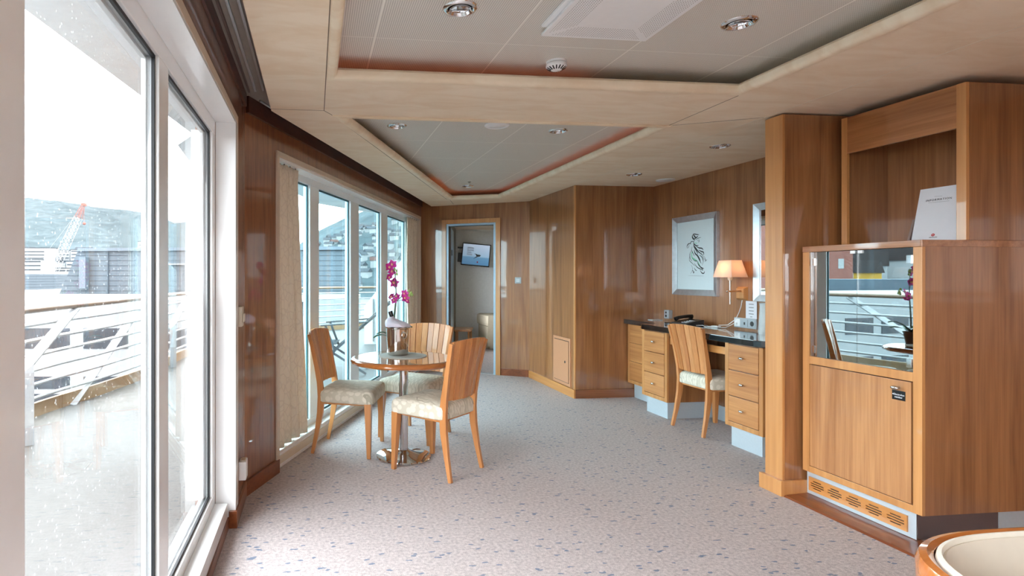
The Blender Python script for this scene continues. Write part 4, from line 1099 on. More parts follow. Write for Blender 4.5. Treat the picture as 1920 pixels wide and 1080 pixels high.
# wall lamp
lp = thing('wall_lamp', 'lit wall lamp with a square cream shade over the desk', 'lamp', (XD - 0.001, 4.43, 1.10))
blk = B().hexa([(XD - 0.0005, 4.372, 1.098), (XD - 0.0005, 4.488, 1.098), (XD - 0.0005, 4.488, 1.214), (XD - 0.0005, 4.372, 1.214), (XD - 0.03, 4.388, 1.114), (XD - 0.03, 4.472, 1.114), (XD - 0.03, 4.472, 1.198), (XD - 0.03, 4.388, 1.198)])
blk.make('wall_block', 'edge', lp, bevel=0.001)
B().bar([(XD - 0.03, lampY + 0.01, 1.176), (lampX - 0.02, lampY, 1.176)], 0.022, 0.014, side=(0, 1, 0)).make('arm', 'edge', lp, bevel=0.002)
B().tube([(lampX, lampY, 1.065), (lampX, lampY, 1.31)], 0.0055, 14).sphere((lampX - 0.026, lampY, 1.176), 0.008, n=6).make('rod', 'nickel', lp, smooth=True)
B().lathe([(0.012, 0), (0.018, 0.012), (0.018, 0.05)], (lampX, lampY, 1.268), n=20).make('socket_cup', 'cream', lp, smooth=True)
B().sphere((lampX, lampY, 1.365), 0.022, (1, 1, 1.2), n=8).make('bulb', 'bulb', lp, smooth=True)
sh = B()
def rect(wx, wy, z): return [(lampX - wx / 2, lampY - wy / 2, z), (lampX + wx / 2, lampY - wy / 2, z), (lampX + wx / 2, lampY + wy / 2, z), (lampX - wx / 2, lampY + wy / 2, z)]
ra, rb, ra2, rb2 = rect(0.150, 0.225, 1.296), rect(0.095, 0.150, 1.440), rect(0.146, 0.221, 1.296), rect(0.091, 0.146, 1.440)
sh.ring_loft([ra, rb, rb2, ra2, ra], cap=False)
sh.make('lamp_shade', 'shade', lp)
# picture
def frame_on_wall(name, label, cat, y0, y1, z0, z1, fw, inner_mat, inner_name, th=0.030):
    r = thing(name, label, cat, (XD - th, (y0 + y1) / 2, z0))
    f = B()
    x0, x1 = XD - th, XD - 0.0005
    for A, Bq in (((y0, z0), (y1, z0)), ((y1, z0), (y1, z1)), ((y1, z1), (y0, z1)), ((y0, z1), (y0, z0))): pass
    o_ = [(y0, z0), (y1, z0), (y1, z1), (y0, z1)]; i_ = [(y0 + fw, z0 + fw), (y1 - fw, z0 + fw), (y1 - fw, z1 - fw), (y0 + fw, z1 - fw)]
    R1 = [(x1, a, c) for a, c in o_]; R2 = [(x0, a, c) for a, c in o_]
    R3 = [(x0 + 0.014, a, c) for a, c in i_]; R4 = [(x1 - 0.004, a, c) for a, c in i_]
    f.ring_loft([R1, R2, R3, R4], cap=False)
    f.make('frame', 'silver_frame', r, bevel=0.0015)
    B().box(x1 - 0.008, x1 - 0.0045, y0 + fw - 0.002, y1 - fw + 0.002, z0 + fw - 0.002, z1 - fw + 0.002).make(inner_name, inner_mat, r)
    return r
pc = frame_on_wall('framed_print', 'silver framed ink drawing of a dancing woman in swirling robes', 'picture', 4.712, 5.352, 1.120, 1.898, 0.056, 'mount', 'sheet')
mr = frame_on_wall('framed_mirror', 'silver framed mirror half hidden behind the wooden partition', 'mirror', 3.62, 4.287, 1.097, 1.906, 0.056, 'mirror', 'mirror_glass')
# ink strokes of the drawing, y decreases to the right
ink = B(); grn = B()
def SP(u, v):
    # u,v in the zoomed drawing (0..756, 0..1080) -> wall plane
    px = 1270 + u / 10.8; py = 425 + v / 10.8
    d = Vector((FX + (px - CX) / FPX * RX, FY + (px - CX) / FPX * RY, (CY - py) / FPX))
    t = (XD - 0.0092) / d.x
    return Vector((XD - 0.0092, d.y * t, CAMH + d.z * t))
def stroke(bm_, pts, wd):
    P = [SP(*p) for p in pts]; n = len(P); L_, R_ = [], []
    Q = []
    for i in range(n - 1):
        for k_ in range(4):
            t = k_ / 4; a = P[max(i - 1, 0)]; b = P[i]; c = P[i + 1]; d = P[min(i + 2, n - 1)]
            Q.append(0.5 * ((2 * b) + (c - a) * t + (2 * a - 5 * b + 4 * c - d) * t * t + (3 * b - 3 * c + d - a) * t ** 3))
    Q.append(P[-1]); m = len(Q)
    for i, q_ in enumerate(Q):
        tg = (Q[min(i + 1, m - 1)] - Q[max(i - 1, 0)]).normalized(); s_ = tg.cross(Vector((1, 0, 0))).normalized()
        ww = wd * (0.2 + math.sin(PI * (i + 0.4) / (m - 0.2))) * 0.5
        L_.append(bm_.bm.verts.new(q_ + s_ * ww)); R_.append(bm_.bm.verts.new(q_ - s_ * ww))
    for i in range(m - 1): bm_.bm.faces.new((L_[i], L_[i + 1], R_[i + 1], R_[i]))
for pts, wd in (([(310, 180), (330, 150), (400, 160), (440, 165)], .008), ([(308, 170), (305, 210), (330, 250), (370, 240)], .014), ([(320, 160), (345, 190), (375, 225), (420, 190)], .014), ([(330, 240), (345, 275), (330, 310)], .006),
                ([(360, 270), (420, 235), (480, 215)], .005), ([(430, 250), (440, 290), (425, 320)], .005), ([(400, 270), (425, 290)], .003),
                ([(330, 300), (290, 300), (265, 335), (275, 360)], .007), ([(275, 340), (230, 345), (200, 385), (195, 430)], .008), ([(195, 430), (215, 430), (235, 390), (240, 350)], .004),
                ([(320, 300), (340, 350), (385, 385), (430, 380)], .010), ([(335, 330), (340, 400), (380, 470), (420, 560)], .013), ([(350, 390), (400, 470), (440, 520), (520, 570)], .010),
                ([(385, 400), (440, 430), (500, 440), (525, 475)], .010), ([(430, 470), (480, 500), (530, 520), (535, 580)], .010), ([(340, 460), (360, 540), (420, 600), (470, 690)], .012),
                ([(300, 400), (290, 480), (330, 560), (350, 600)], .006), ([(280, 480), (255, 560), (260, 640), (300, 700)], .006), ([(250, 600), (245, 680), (300, 740), (360, 800)], .005),
                ([(380, 560), (430, 640), (460, 700), (485, 750)], .008), ([(440, 570), (500, 620), (515, 690)], .007), ([(470, 560), (520, 600), (525, 700), (500, 790)], .005),
                ([(300, 640), (350, 690), (400, 700), (420, 760)], .006), ([(400, 690), (430, 770), (500, 850), (520, 890)], .009), ([(440, 790), (490, 830), (540, 850)], .008),
                ([(340, 740), (400, 820), (470, 860), (510, 885)], .007), ([(460, 880), (500, 940), (540, 940), (550, 900)], .009), ([(340, 830), (370, 880), (395, 890)], .006),
                ([(280, 770), (305, 830), (300, 900), (262, 955)], .003), ([(300, 880), (320, 900), (330, 940), (345, 900)], .007), ([(550, 640), (575, 690), (600, 660)], .005), ([(540, 590), (560, 640), (570, 690), (555, 710)], .004)):
    stroke(ink, pts, wd)
ink.make('ink_drawing', 'ink', pc)
for pts, wd in (([(285, 570), (300, 630), (360, 670), (400, 690)], .013), ([(320, 500), (290, 540), (300, 600)], .010), ([(420, 690), (430, 740), (460, 790)], .006), ([(340, 320), (380, 340), (400, 320)], .006)):
    stroke(grn, pts, wd)
for v_ in grn.bm.verts: v_.co.x += 0.0004
grn.make('green_wash', 'green_ink', pc)
cp = B(); stroke(cp, [(215, 990), (380, 995), (540, 1000)], .0022); cp.make('caption_line', 'pale_ink', pc)

# ================================================================== MINIBAR CABINET
cx0, cy0, cy1, cz0, cz1 = 2.870, 2.348, 3.004, 0.160, 1.477
cb = thing('minibar_cabinet', 'cherry cabinet with glass doors above and a minibar door below', 'cabinet', (3.2, 2.68, 0))
xb = 3.62
bd = B()
bd.box(cx0 + 0.018, xb, cy0, cy0 + 0.018, cz0, 1.444).box(cx0 + 0.018, xb, cy1 - 0.018, cy1, cz0, 1.444)
bd.box(cx0 + 0.018, xb, cy0 + 0.018, cy1 - 0.018, cz0, cz0 + 0.018).box(cx0 + 0.018, xb, cy0 + 0.018, cy1 - 0.018, 0.80, 0.822)
bd.box(3.20, 3.215, cy0 + 0.018, cy1 - 0.018, 0.822, 1.444)
bd.make('body', 'wood', cb)
B().box(cx0 - 0.002, xb, cy0 - 0.002, cy1, 1.444, cz1).make('top_board', 'wood_y', cb, bevel=0.002)
ff = B()
ff.box(cx0, cx0 + 0.0178, cy0, 2.389, cz0, 1.4438).box(cx0, cx0 + 0.0178, 2.960, cy1, cz0, 1.4438).box(cx0, cx0 + 0.0178, 2.389, 2.960, 0.793, 0.838).box(cx0, cx0 + 0.0178, 2.389, 2.960, cz0, 0.196)
ff.make('face_frame', 'edge', cb, bevel=0.0015)
dr = B().box(cx0 + 0.001, cx0 + 0.0175, 2.399, 2.957, 0.199, 0.788).make('minibar_door', 'front_z', cb, bevel=0.001)
B().tube([(cx0 + 0.001, 2.455, 0.752), (cx0 - 0.020, 2.455, 0.752)], 0.006, 14).sphere((cx0 - 0.026, 2.455, 0.752), 0.013, (0.6, 1.5, 0.8), n=8).make('knob', 'nickel', dr, smooth=True)
lb = B().box(cx0 - 0.0015, cx0 + 0.0008, 2.424, 2.487, 0.690, 0.737).make('label_plate', 'black', dr, bevel=0.0008)
wx = (0, -1, 0); wz = (0, 0, 1)
text('plate_lettering', 'Electrolux', 0.0125, 'paper', lb, (cx0 - 0.0020, 2.4530, 0.7170), wx, wz)
text('plate_lettering', 'minibar', 0.0125, 'paper', lb, (cx0 - 0.0020, 2.4550, 0.7040), wx, wz)
B().box(cx0 - 0.0021, cx0 - 0.0016, 2.4795, 2.4845, 0.7145, 0.7195).make('plate_emblem', 'paper', lb)
for a, b, nm in ((2.391, 2.6745, 'near'), (2.6765, 2.958, 'far')):
    gd = B().box(cx0 + 0.006, cx0 + 0.011, a, b, 0.840, 1.4415).make('glass_door', 'cab_glass', cb)
    hy = a + 0.006 if nm == 'near' else b - 0.006
    for z in (0.880, 1.385):
        sgn = 1 if nm == 'near' else -1
        B().box(cx0 + 0.0005, cx0 + 0.0055, min(hy, hy + sgn * 0.024), max(hy, hy + sgn * 0.024), z - 0.021, z + 0.021).make('hinge', 'chrome', gd, bevel=0.0012)
    cyy = 2.668 - 0.026 if nm == 'near' else 2.683
    B().box(cx0 + 0.0005, cx0 + 0.0055, cyy, cyy + 0.026, 1.425, 1.4405).make('catch_plate', 'white_metal', gd)
# glass shelf and its contents
gs = thing('glass_shelf', 'clear glass shelf with a bright edge inside the glass fronted cabinet', 'shelf', (3.04, 2.67, 1.133))
B().box(2.92, 3.198, 2.367, 2.985, 1.133, 1.139).make('shelf_plate', 'clear', gs)
B().box(2.916, 2.9195, 2.367, 2.72, 1.132, 1.140).make('front_edge', 'shelfedge', gs)
gr_ = thing('glass_rail', 'low clear gallery rail along the bottom of the glass cabinet', 'rail', (2.9, 2.67, 0.822))
B().box(2.895, 2.899, 2.367, 2.985, 0.868, 0.872).make('top_bar', 'shelfedge', gr_)
for y in (2.43, 2.80): B().box(2.895, 2.899, y - 0.002, y + 0.002, 0.8225, 0.8679).make('post', 'shelfedge', gr_)
def tumbler(x, y, z, label, hh=0.10, rr=0.032):
    r = thing('drinking_glass', label, 'glass', (x, y, z), 'clear tumblers in the glass cabinet')
    B().lathe([(0.001, 0), (rr * 0.85, 0), (rr, hh), (rr - 0.003, hh), (rr * 0.85 - 0.003, 0.012), (0.001, 0.012)], (x, y, z), n=24, cap=False).make('vessel', 'clear', r, smooth=True)
tumbler(2.97, 2.735, 0.8225, 'clear tumbler in the cabinet, standing nearest the door gap')
tumbler(3.04, 2.80, 0.8225, 'clear tumbler in the cabinet, behind and left of the first')
tumbler(3.03, 2.56, 0.8225, 'clear tumbler in the cabinet, right half', 0.09, 0.034)
# plinth with the ventilation grille
pl = B().box(2.905, 3.60, cy0 + 0.055, cy1 + 0.006, 0.0205, cz0 - 0.0005).make('plinth', 'steel', cb)
B().box(2.906, 3.36, cy0 + 0.052, cy0 + 0.0545, 0.0205, cz0 - 0.0005).make('side_plinth', M.setdefault('darksteel', plain('polished plinth steel', (150, 140, 140), 0.22, 1.0, noise_amt=0.0)), cb)
B().box(3.364, 3.60, cy0 + 0.052, cy0 + 0.0545, 0.0205, cz0 - 0.0005).make('side_plinth', 'steel', cb)
gl_ = B(); zc = 0.083
G0, G1 = 2.440, 2.992
slots = []
for i in range(5):
    c = G0 + (G1 - G0) * (i + 0.5) / 5
    for (dz, hw) in ((0.0195, 0.026), (0.0065, 0.042), (-0.0065, 0.042), (-0.0195, 0.026)): slots.append((c - hw, c + hw, zc + dz - 0.0032, zc + dz + 0.0032))
# plate built as strips around the slots
zs = sorted(set([zc - 0.04, zc + 0.04] + [s_[2] for s_ in slots] + [s_[3] for s_ in slots]))
for za, zb in zip(zs, zs[1:]):
    row = sorted([s_ for s_ in slots if s_[2] <= za + 1e-6 and s_[3] >= zb - 1e-6])
    cur = G0
    for s_ in row:
        gl_.box(2.897, 2.9045, cur, s_[0], za, zb); cur = s_[1]
    gl_.box(2.897, 2.9045, cur, G1, za, zb)
gv = gl_.make('vent_grille', 'edge_y', cb)
B().box(2.9046, 2.9049, G0 + 0.005, G1 - 0.005, zc - 0.03, zc + 0.03).make('grille_backing', 'black', cb)

# open upper cabinet
ux0, uz1 = 3.110, 2.238
ub = thing('open_cabinet', 'tall open cherry cabinet standing on the minibar cabinet top', 'cabinet', (3.4, 2.68, cz1))
bd = B()
bd.box(ux0 + 0.018, xb, cy0, cy0 + 0.018, cz1 + 0.0005, uz1).box(ux0 + 0.018, xb, 2.972, 2.990, cz1 + 0.0005, uz1)
bd.box(3.40, 3.415, cy0 + 0.018, 2.972, cz1 + 0.0005, uz1).box(ux0 + 0.018, 3.40, cy0 + 0.018, 2.972, uz1 - 0.018, uz1)
bd.make('body', 'wood', ub)
B().box(ux0, ux0 + 0.0178, cy0, 2.390, cz1 + 0.0005, uz1).make('face_stile', 'edge', ub, bevel=0.0015)
B().box(ux0, ux0 + 0.0178, 2.955, 2.990, cz1 + 0.0005, uz1).make('face_stile', 'edge', ub, bevel=0.0015)
B().box(ux0 + 0.002, ux0 + 0.0176, 2.390, 2.955, 2.024, uz1 - 0.001).make('fascia_board', 'wood_y', ub, bevel=0.001)
# folders
def leaning(name, label, cat, y0, y1, xb_, xt_, z0, hh, mat, th=0.004):
    r = thing(name, label, cat, (xb_, (y0 + y1) / 2, z0))
    b2 = B().hexa([(xb_, y0, z0), (xb_ + th, y0, z0), (xb_ + th, y1, z0), (xb_, y1, z0), (xt_, y0, z0 + hh), (xt_ + th, y0, z0 + hh), (xt_ + th, y1, z0 + hh), (xt_, y1, z0 + hh)])
    b2.make('cover', mat, r)
    return r
fo = leaning('information_folder', 'white information folder leaning in the open cabinet', 'folder', 2.432, 2.667, 3.190, 3.250, cz1 + 0.001, 0.292, 'paper')
up = Vector((0.060, 0, 0.292)).normalized()
def FP(y, t): # point on the folder face
    return Vector((3.190, y, cz1 + 0.001)) + up * t + Vector((-0.0007, 0, 0.0001))
def FQ(px, py):
    d = Vector((FX + (px - CX) / FPX * RX, FY + (px - CX) / FPX * RY, (CY - py) / FPX)); nrm = Vector((0, 1, 0)).cross(up)
    p0 = Vector((3.190, 0, cz1 + 0.001)); t = nrm.dot(p0 - Vector((0, 0, CAMH))) / nrm.dot(d)
    q_ = Vector((0, 0, CAMH)) + d * t
    return q_ + Vector((-0.0008, 0, 0.0001))
c0 = FQ(1760.0, 374)
yd = (0, -1, 0)
text('folder_title', 'INFORMATION', 0.0150, 'ink', fo, c0, yd, tuple(up), spacing=1.28)
B().bar([FQ(1741, 380.5), FQ(1780, 376.5)], 0.0010, 0.0006, side=tuple(up)).make('folder_subtitle', 'pale_ink', fo)
B().bar([FQ(1752.5, 368.3), FQ(1767, 367.5)], 0.0010, 0.0006, side=tuple(up)).make('folder_overline', 'pale_ink', fo)
ce = FQ(1749.5, 440.5)
em = B(); n = 24
q_ = [em.bm.verts.new(ce + Vector(yd) * (0.0085 * math.cos(2 * PI * i / n)) + up * (0.0075 * math.sin(2 * PI * i / n))) for i in range(n)]
em.bm.faces.new(q_); em.make('emblem', 'red_ink', fo)
text('emblem_mark', 'H', 0.0090, 'paper', fo, ce + Vector((-0.0004, 0, 0)), yd, tuple(up), depth=0.0001)
text('folder_name', 'HURTIGRUTEN', 0.0052, 'ink', fo, FQ(1749.5, 445.0), yd, tuple(up), spacing=1.1)
leaning('brochure', 'grey spined brochure leaning behind the white folder', 'brochure', 2.700, 2.712, 3.215, 3.255, cz1 + 0.001, 0.135, M.setdefault('greyspine', plain('grey spine', (150, 132, 124), 0.5)), th=0.03)

# ================================================================== ARMCHAIR (bottom right)
ac = thing('armchair', 'tub armchair with cream upholstery and polished wooden rim, only its top corner in view', 'armchair', (1.625, 0.80, 0))
def sq(t, ax, ay, e=3.0):
    c, s = math.cos(t), math.sin(t)
    return (math.copysign(abs(c) ** (2 / e), c) * ax, math.copysign(abs(s) ** (2 / e), s) * ay)
AXc, AYc, RXa, RYa, ARot = 1.625, 0.800, 0.405, 0.366, 0.0
def ap(t, k, z, e=2.8):
    x, y = sq(t, RXa * k, RYa * k, e)
    return Vector((AXc + x * math.cos(ARot) - y * math.sin(ARot), AYc + x * math.sin(ARot) + y * math.cos(ARot), z))
ts = [math.radians(-20 + 250 * i / 70) for i in range(71)]        # open to the front (lower right, out of view)
ts = [math.radians(15 + 270 * i / 80) for i in range(81)]
def ztop(t):
    return 0.70
def sheet(prof, name, mat, par):
    b2 = B(); G_ = []
    for t in ts:
        G_.append([b2.bm.verts.new(ap(t, k, z)) for k, z in prof])
    m = len(prof)
    for a, b_ in zip(G_, G_[1:]):
        for i in range(m): b2.bm.faces.new((a[i], a[(i + 1) % m], b_[(i + 1) % m], b_[i]))
    b2.bm.faces.new(G_[0]); b2.bm.faces.new(G_[-1][::-1])
    return b2.make(name, mat, par, smooth=True)
sheet([(1.0, 0.655), (1.0, 0.685), (0.985, 0.698), (0.955, 0.702), (0.93, 0.695), (0.925, 0.66)], 'rim', 'shell', ac)
sheet([(0.995, 0.10), (0.998, 0.653), (0.962, 0.653), (0.958, 0.10)], 'shell', 'shell', ac)
sheet([(0.925, 0.690), (0.918, 0.702), (0.900, 0.704), (0.894, 0.690)], 'piping', 'piping', ac)
sheet([(0.955, 0.20), (0.922, 0.655), (0.905, 0.690), (0.885, 0.694), (0.84, 0.66), (0.77, 0.52), (0.72, 0.42), (0.72, 0.20)], 'inner_upholstery', 'leather', ac)
sb = B(); rings = []
for k, z in ((0.70, 0.30), (0.715, 0.33), (0.715, 0.40), (0.68, 0.43), (0.4, 0.445), (0.02, 0.447)):
    rings.append([ap(2 * PI * i / 60, k, z) for i in range(60)])
sb.ring_loft(rings); sb.make('seat_cushion', 'leather', ac, smooth=True)
sb = B(); sb.ring_loft([[ap(2 * PI * i / 60, 0.715, z) for i in range(60)] for z in (0.12, 0.295)]); sb.make('seat_base', 'shell', ac)
for t in (45, 135, 225, 315):
    p_ = ap(math.radians(t), 0.72, 0); B().tube([p_, p_ + Vector((0, 0, 0.12))], [0.018, 0.026], 14).make('leg', 'shell', ac, smooth=True)


# ================================================================== BEDROOM BEYOND THE DOOR
bA = Vector((1.83, 7.70)); bC = Vector((2.97, 11.45)); bd_ = (bC - bA).normalized(); bn_ = Vector((-bd_.y, bd_.x))
bw = lambda s, o: bA + bd_ * s + bn_ * o
BL = (bC - bA).length
structure(B().prism([(1.75, 7.55), (2.36, 7.20), (2.86, 6.95), (5.6, 6.9), (5.6, 11.6), (2.8, 11.6)], -0.05, -0.001).make('floor_bedroom', 'carpet'))
structure(B().prism([(1.70, 7.66), (2.40, 7.28), (2.92, 7.10), (5.6, 6.9), (5.6, 11.7), (2.8, 11.7)], 2.22, 2.30).make('ceiling_bedroom', 'soffit'))
structure(B().box(2.9, 5.7, 11.45, 11.55, 0, 2.25).make('wall_bedroom_back', 'wallcloth'))
structure(B().box(5.55, 5.65, 6.9, 11.45, 0, 2.25).make('wall_bedroom_right', 'wallcloth'))
structure(B().box(2.87, 5.549, 6.86, 6.96, 0, 2.25).make('wall_bedroom_front', 'wallcloth'))
wq = B().fbox(bw, 0, 0.35, 0, 0.1, 0, 2.25).fbox(bw, 2.20, BL, 0, 0.1, 0, 2.25).fbox(bw, 0.25, 2.20, 0, 0.1, 0, 0.60).fbox(bw, 0.25, 2.20, 0, 0.1, 2.10, 2.25)
structure(wq.make('wall_bedroom_left', 'wallcloth'))
structure(B().fbox(bw, 3.2, 3.24, -0.02, 0.0, 0.5, 2.05).make('trim_5', 'white_metal'))
tag(B().fbox(bw, 3.10, 3.18, -0.035, -0.01, 0.05, 2.02).make('curtain', M.setdefault('gold', plain('gold curtain', (176, 150, 96), 0.8)), bevel=0.01), 'narrow gold curtain inside the bedroom by the door', 'curtain')
dl = thing('bedroom_door', 'grey bedroom door leaf standing open inside the doorway', 'door', (*w3(1.05, 0.5), 0))
B().fbox(bw, 0.0, 0.66, -0.075, -0.058, 0.01, 1.985).make('leaf', 'doorgrey', dl)
B().fbox(bw, 0.05, 0.11, -0.085, -0.0755, 1.60, 1.68).make('hinge', 'black', dl)
tv = thing('television', 'small flat television hanging on a bracket in the bedroom, a seabird on its screen', 'television', (3.07, 10.45, 1.72))
tv.rotation_euler = (0, math.radians(5.5), -math.radians(15))
B().box(-0.270, 0.270, 0.0, 0.045, -0.215, 0.215).make('housing', 'black', tv, local=True, bevel=0.006)
B().box(-0.252, 0.252, -0.003, -0.0005, -0.192, 0.197).make('screen', 'screen', tv, local=True)
bb_ = B()
for P3 in ([(-0.02, -0.02), (0.03, 0.01), (0.075, 0.0), (0.06, -0.025), (0.02, -0.035)], [(-0.005, -0.02), (-0.03, 0.012), (-0.052, 0.014), (-0.045, 0.022), (-0.02, 0.02), (0.02, 0.005)], [(-0.01, -0.028), (-0.07, -0.085), (-0.03, -0.06), (0.02, -0.035)]):
    bb_.bm.faces.new([bb_.bm.verts.new((x + 0.02, -0.0042, z)) for x, z in P3])
bb_.make('bird', 'black', tv, local=True)
B().box(0.125, 0.128, -0.0045, -0.0035, -0.02, -0.0195).box(0.028, 0.052, -0.0042, -0.0032, -0.15, -0.122).make('badge', 'red_ink', tv, local=True)
bb_ = B()
for i, (wd_, ) in enumerate(((0.12,), (0.13,), (0.09,), (0.10,))):
    for j in range(int(wd_ / 0.02)):
        bb_.box(-0.17 + j * 0.021, -0.17 + j * 0.021 + 0.014, -0.0042, -0.0032, 0.11 - i * 0.042, 0.138 - i * 0.042)
bb_.make('caption_lettering', M.setdefault('screentext', plain('pale screen lettering', (200, 212, 232), 0.5)), tv, local=True)
B().box(-0.36, -0.2, 0.045, 0.075, 0.10, 0.13).make('bracket_arm', 'black', tv, local=True)
B().box(-0.34, -0.24, 0.05, 0.09, -0.16, 0.02).make('cable_box', 'black', tv, local=True, bevel=0.01)
for x, lb_ in ((2.995, 'left white socket high on the bedroom wall above the television, with a black plug'), (3.115, 'right white socket high on the bedroom wall above the television')):
    r = thing('wall_socket', lb_, 'socket', (x + 0.04, 11.44, 2.10))
    B().box(x, x + 0.085, 11.435, 11.4495, 2.09, 2.175).make('plate', 'cream', r, bevel=0.002)
    B().box(x + 0.03, x + 0.055, 11.40 if x < 3.05 else 11.43, 11.4345, 2.06 if x < 3.05 else 2.12, 2.15 if x < 3.05 else 2.14).make('plug', 'black', r)
tag(B().tube([(3.04, 11.43, 2.06), (3.04, 11.43, 1.98), (3.00, 11.42, 1.97), (3.00, 11.42, 1.6)], 0.010, 6).make('cable', 'cream'), 'cream cable run from the bedroom socket down behind the television', 'cable')
bdo = thing('bed', 'bed with a cream cover, its corner showing at the right of the bedroom doorway', 'bed', (4.1, 10.1, 0))
B().box(3.12, 5.1, 9.75, 10.45, 0.0, 0.3995).make('base', 'bedspread', bdo, bevel=0.01)
B().box(3.09, 5.13, 9.70, 10.5, 0.40, 0.60).make('mattress', 'bedspread', bdo, bevel=0.05)
B().hexa([(3.05, 9.68, 0.06), (3.5, 9.66, 0.06), (3.5, 9.695, 0.06), (3.085, 9.695, 0.06), (3.07, 9.68, 0.60), (3.5, 9.67, 0.60), (3.5, 9.695, 0.60), (3.085, 9.695, 0.60)]).make('valance', 'bedspread', bdo)
st_ = thing('bedside_table', 'low wooden table against the bedroom wall seen between the chair backs', 'table', (2.62, 10.1, 0))
B().prism([tuple(bw(2.0, -0.02)), tuple(bw(2.6, -0.02)), tuple(bw(2.6, -0.34)), tuple(bw(2.0, -0.30))], 0.34, 0.37).make('tabletop', 'edge', st_)
for s_, o_ in ((2.04, -0.05), (2.56, -0.05), (2.04, -0.27), (2.56, -0.30)):
    q_ = bw(s_, o_); B().box(q_.x - 0.015, q_.x + 0.015, q_.y - 0.015, q_.y + 0.015, 0, 0.339).make('leg', 'edge', st_)

# ================================================================== OUTSIDE: the deck
def on_plane(px, py, z):
    d = Vector((FX + (px - CX) / FPX * RX, FY + (px - CX) / FPX * RY, (CY - py) / FPX)); t = (z - CAMH) / d.z
    return Vector((d.x * t, d.y * t, z))
def smooth_path(P, k=6):
    P = [Vector(p) for p in P]; n = len(P); Q = []
    for i in range(n - 1):
        a, b, c, d = P[max(i - 1, 0)], P[i], P[i + 1], P[min(i + 2, n - 1)]
        for j in range(k):
            t = j / k
            Q.append(0.5 * ((2 * b) + (c - a) * t + (2 * a - 5 * b + 4 * c - d) * t * t + (3 * b - 3 * c + d - a) * t ** 3))
    return Q + [P[-1]]
hand = smooth_path([(-2.32, -4.5), (-2.32, 0.0), (-2.31, 4.75), (-2.21, 6.4), (-2.15, 8.0), (-2.02, 9.6), (-1.55, 11.4), (-0.55, 13.0), (0.60, 13.9), (1.66, 14.3)])
kerb = smooth_path([(-2.95, -4.5), (-2.85, 0.0), (-2.68, 4.9), (-2.38, 6.5), (-2.19, 7.6), (-2.08, 9.6), (-1.60, 11.45), (-0.58, 13.05), (0.58, 13.95), (1.66, 14.35)])
structure(B().prism([(p.x - 0.15, p.y + 0.05) for p in kerb] + [(4.5, 13.5), (4.5, 8.2), (C23.x + 0.0, C23.y + 0.25), (-0.52, 3.44), (-0.62, 3.30), (-0.62, -4.5)], -0.25, -0.01).make('deck', 'deckpaint'))
ov = [(-0.60, -4.0), (-1.30, -4.0), (-1.26, 0.0), tuple(on_plane(45, 16, 2.4))[:2], tuple(on_plane(278, 190, 2.4))[:2], tuple(on_plane(362, 252, 2.4))[:2], tuple(on_plane(333, 272, 2.4))[:2], tuple(on_plane(362, 312, 2.4))[:2], (-0.62, 6.2),
      tuple(on_plane(555, 363, 2.4))[:2], tuple(on_plane(598, 382, 2.4))[:2], tuple(on_plane(659, 393, 2.4))[:2], tuple(on_plane(717, 402, 2.4))[:2], (2.2, 10.5), (3.2, 10.6), (C23.x + 0.1, C23.y + 0.3), (-0.50, 3.46), (-0.60, 3.30)]
structure(B().prism(ov, 2.40, 2.56).make('deck_overhead', 'overhead'))
rail = thing('deck_railing', 'white tube railing with varnished handrail round the open deck', 'railing', (-2.3, 5.0, 0.0))
B().tube([(p.x, p.y, 1.03) for p in hand], 0.030, 12).make('handrail', 'handrail', rail, smooth=True)
for i in range(6):
    t = (i + 0.9) / 6.6
    B().tube([(k_.x + (h_.x - k_.x) * t, k_.y + (h_.y - k_.y) * t, 0.05 + 0.95 * t) for k_, h_ in zip(kerb, hand)], 0.017, 8).make('tube', 'railwhite', rail, smooth=True)
B().ring_loft([[(p.x - 0.02, p.y, -0.01), (p.x + 0.02, p.y, -0.01), (p.x + 0.02, p.y, 0.12), (p.x - 0.02, p.y, 0.12)] for p in kerb]).make('kerb', 'rust', rail)
def at_y(path, y):
    for a, b in zip(path, path[1:]):
        if a.y <= y <= b.y: return a.lerp(b, (y - a.y) / max(1e-6, b.y - a.y))
    return path[-1]
for i, y in enumerate((-2.0, 0.0, 1.9, 3.75, 5.65, 7.50, 9.40, 11.2, 12.8)):
    h_ = at_y(hand, y)
    if i % 2 == 0:
        l_ = at_y(hand, y - 1.0); k2 = Vector((l_.x + 0.09, l_.y, 0.62))
        B().bar([(h_.x, h_.y, 1.0), tuple(k2), (k2.x + 0.01, k2.y - 0.02, 0.55), (k2.x + 0.01, k2.y - 0.02, -0.01)], 0.085, 0.016, side=(1, 0.6, 0)).make('stanchion', 'railwhite', rail)
    else:
        k2 = at_y(kerb, y - 1.45)
        B().bar([(h_.x, h_.y, 1.0), (k2.x + 0.03, k2.y, -0.01)], 0.085, 0.016, side=(1, 0.6, 0)).make('stanchion', 'railwhite', rail)
# raked white bulkhead at the forward end of the deck
bp_ = [(683, 646), (683, 575), (760, 478), (828, 392), (930, 392), (930, 646)]
f_ = [far_point(a, b, 10.9) for a, b in bp_]; g_ = [v + Vector((FX, FY, 0)) * 0.06 for v in f_]
for L_ in (f_, g_): L_[0].z = L_[-1].z = -0.01
bk2 = structure(B().ring_loft([f_, g_]).make('deck_bulkhead', 'overhead'))
rb_ = B()
for px in (700, 722, 745, 768):
    a = far_point(px, 640, 10.88); b = far_point(px, 560, 10.88); rb_.bar([a, b], 0.03, 0.03, side=(1, 0, 0))
rb_.make('ribs', 'railwhite', bk2)
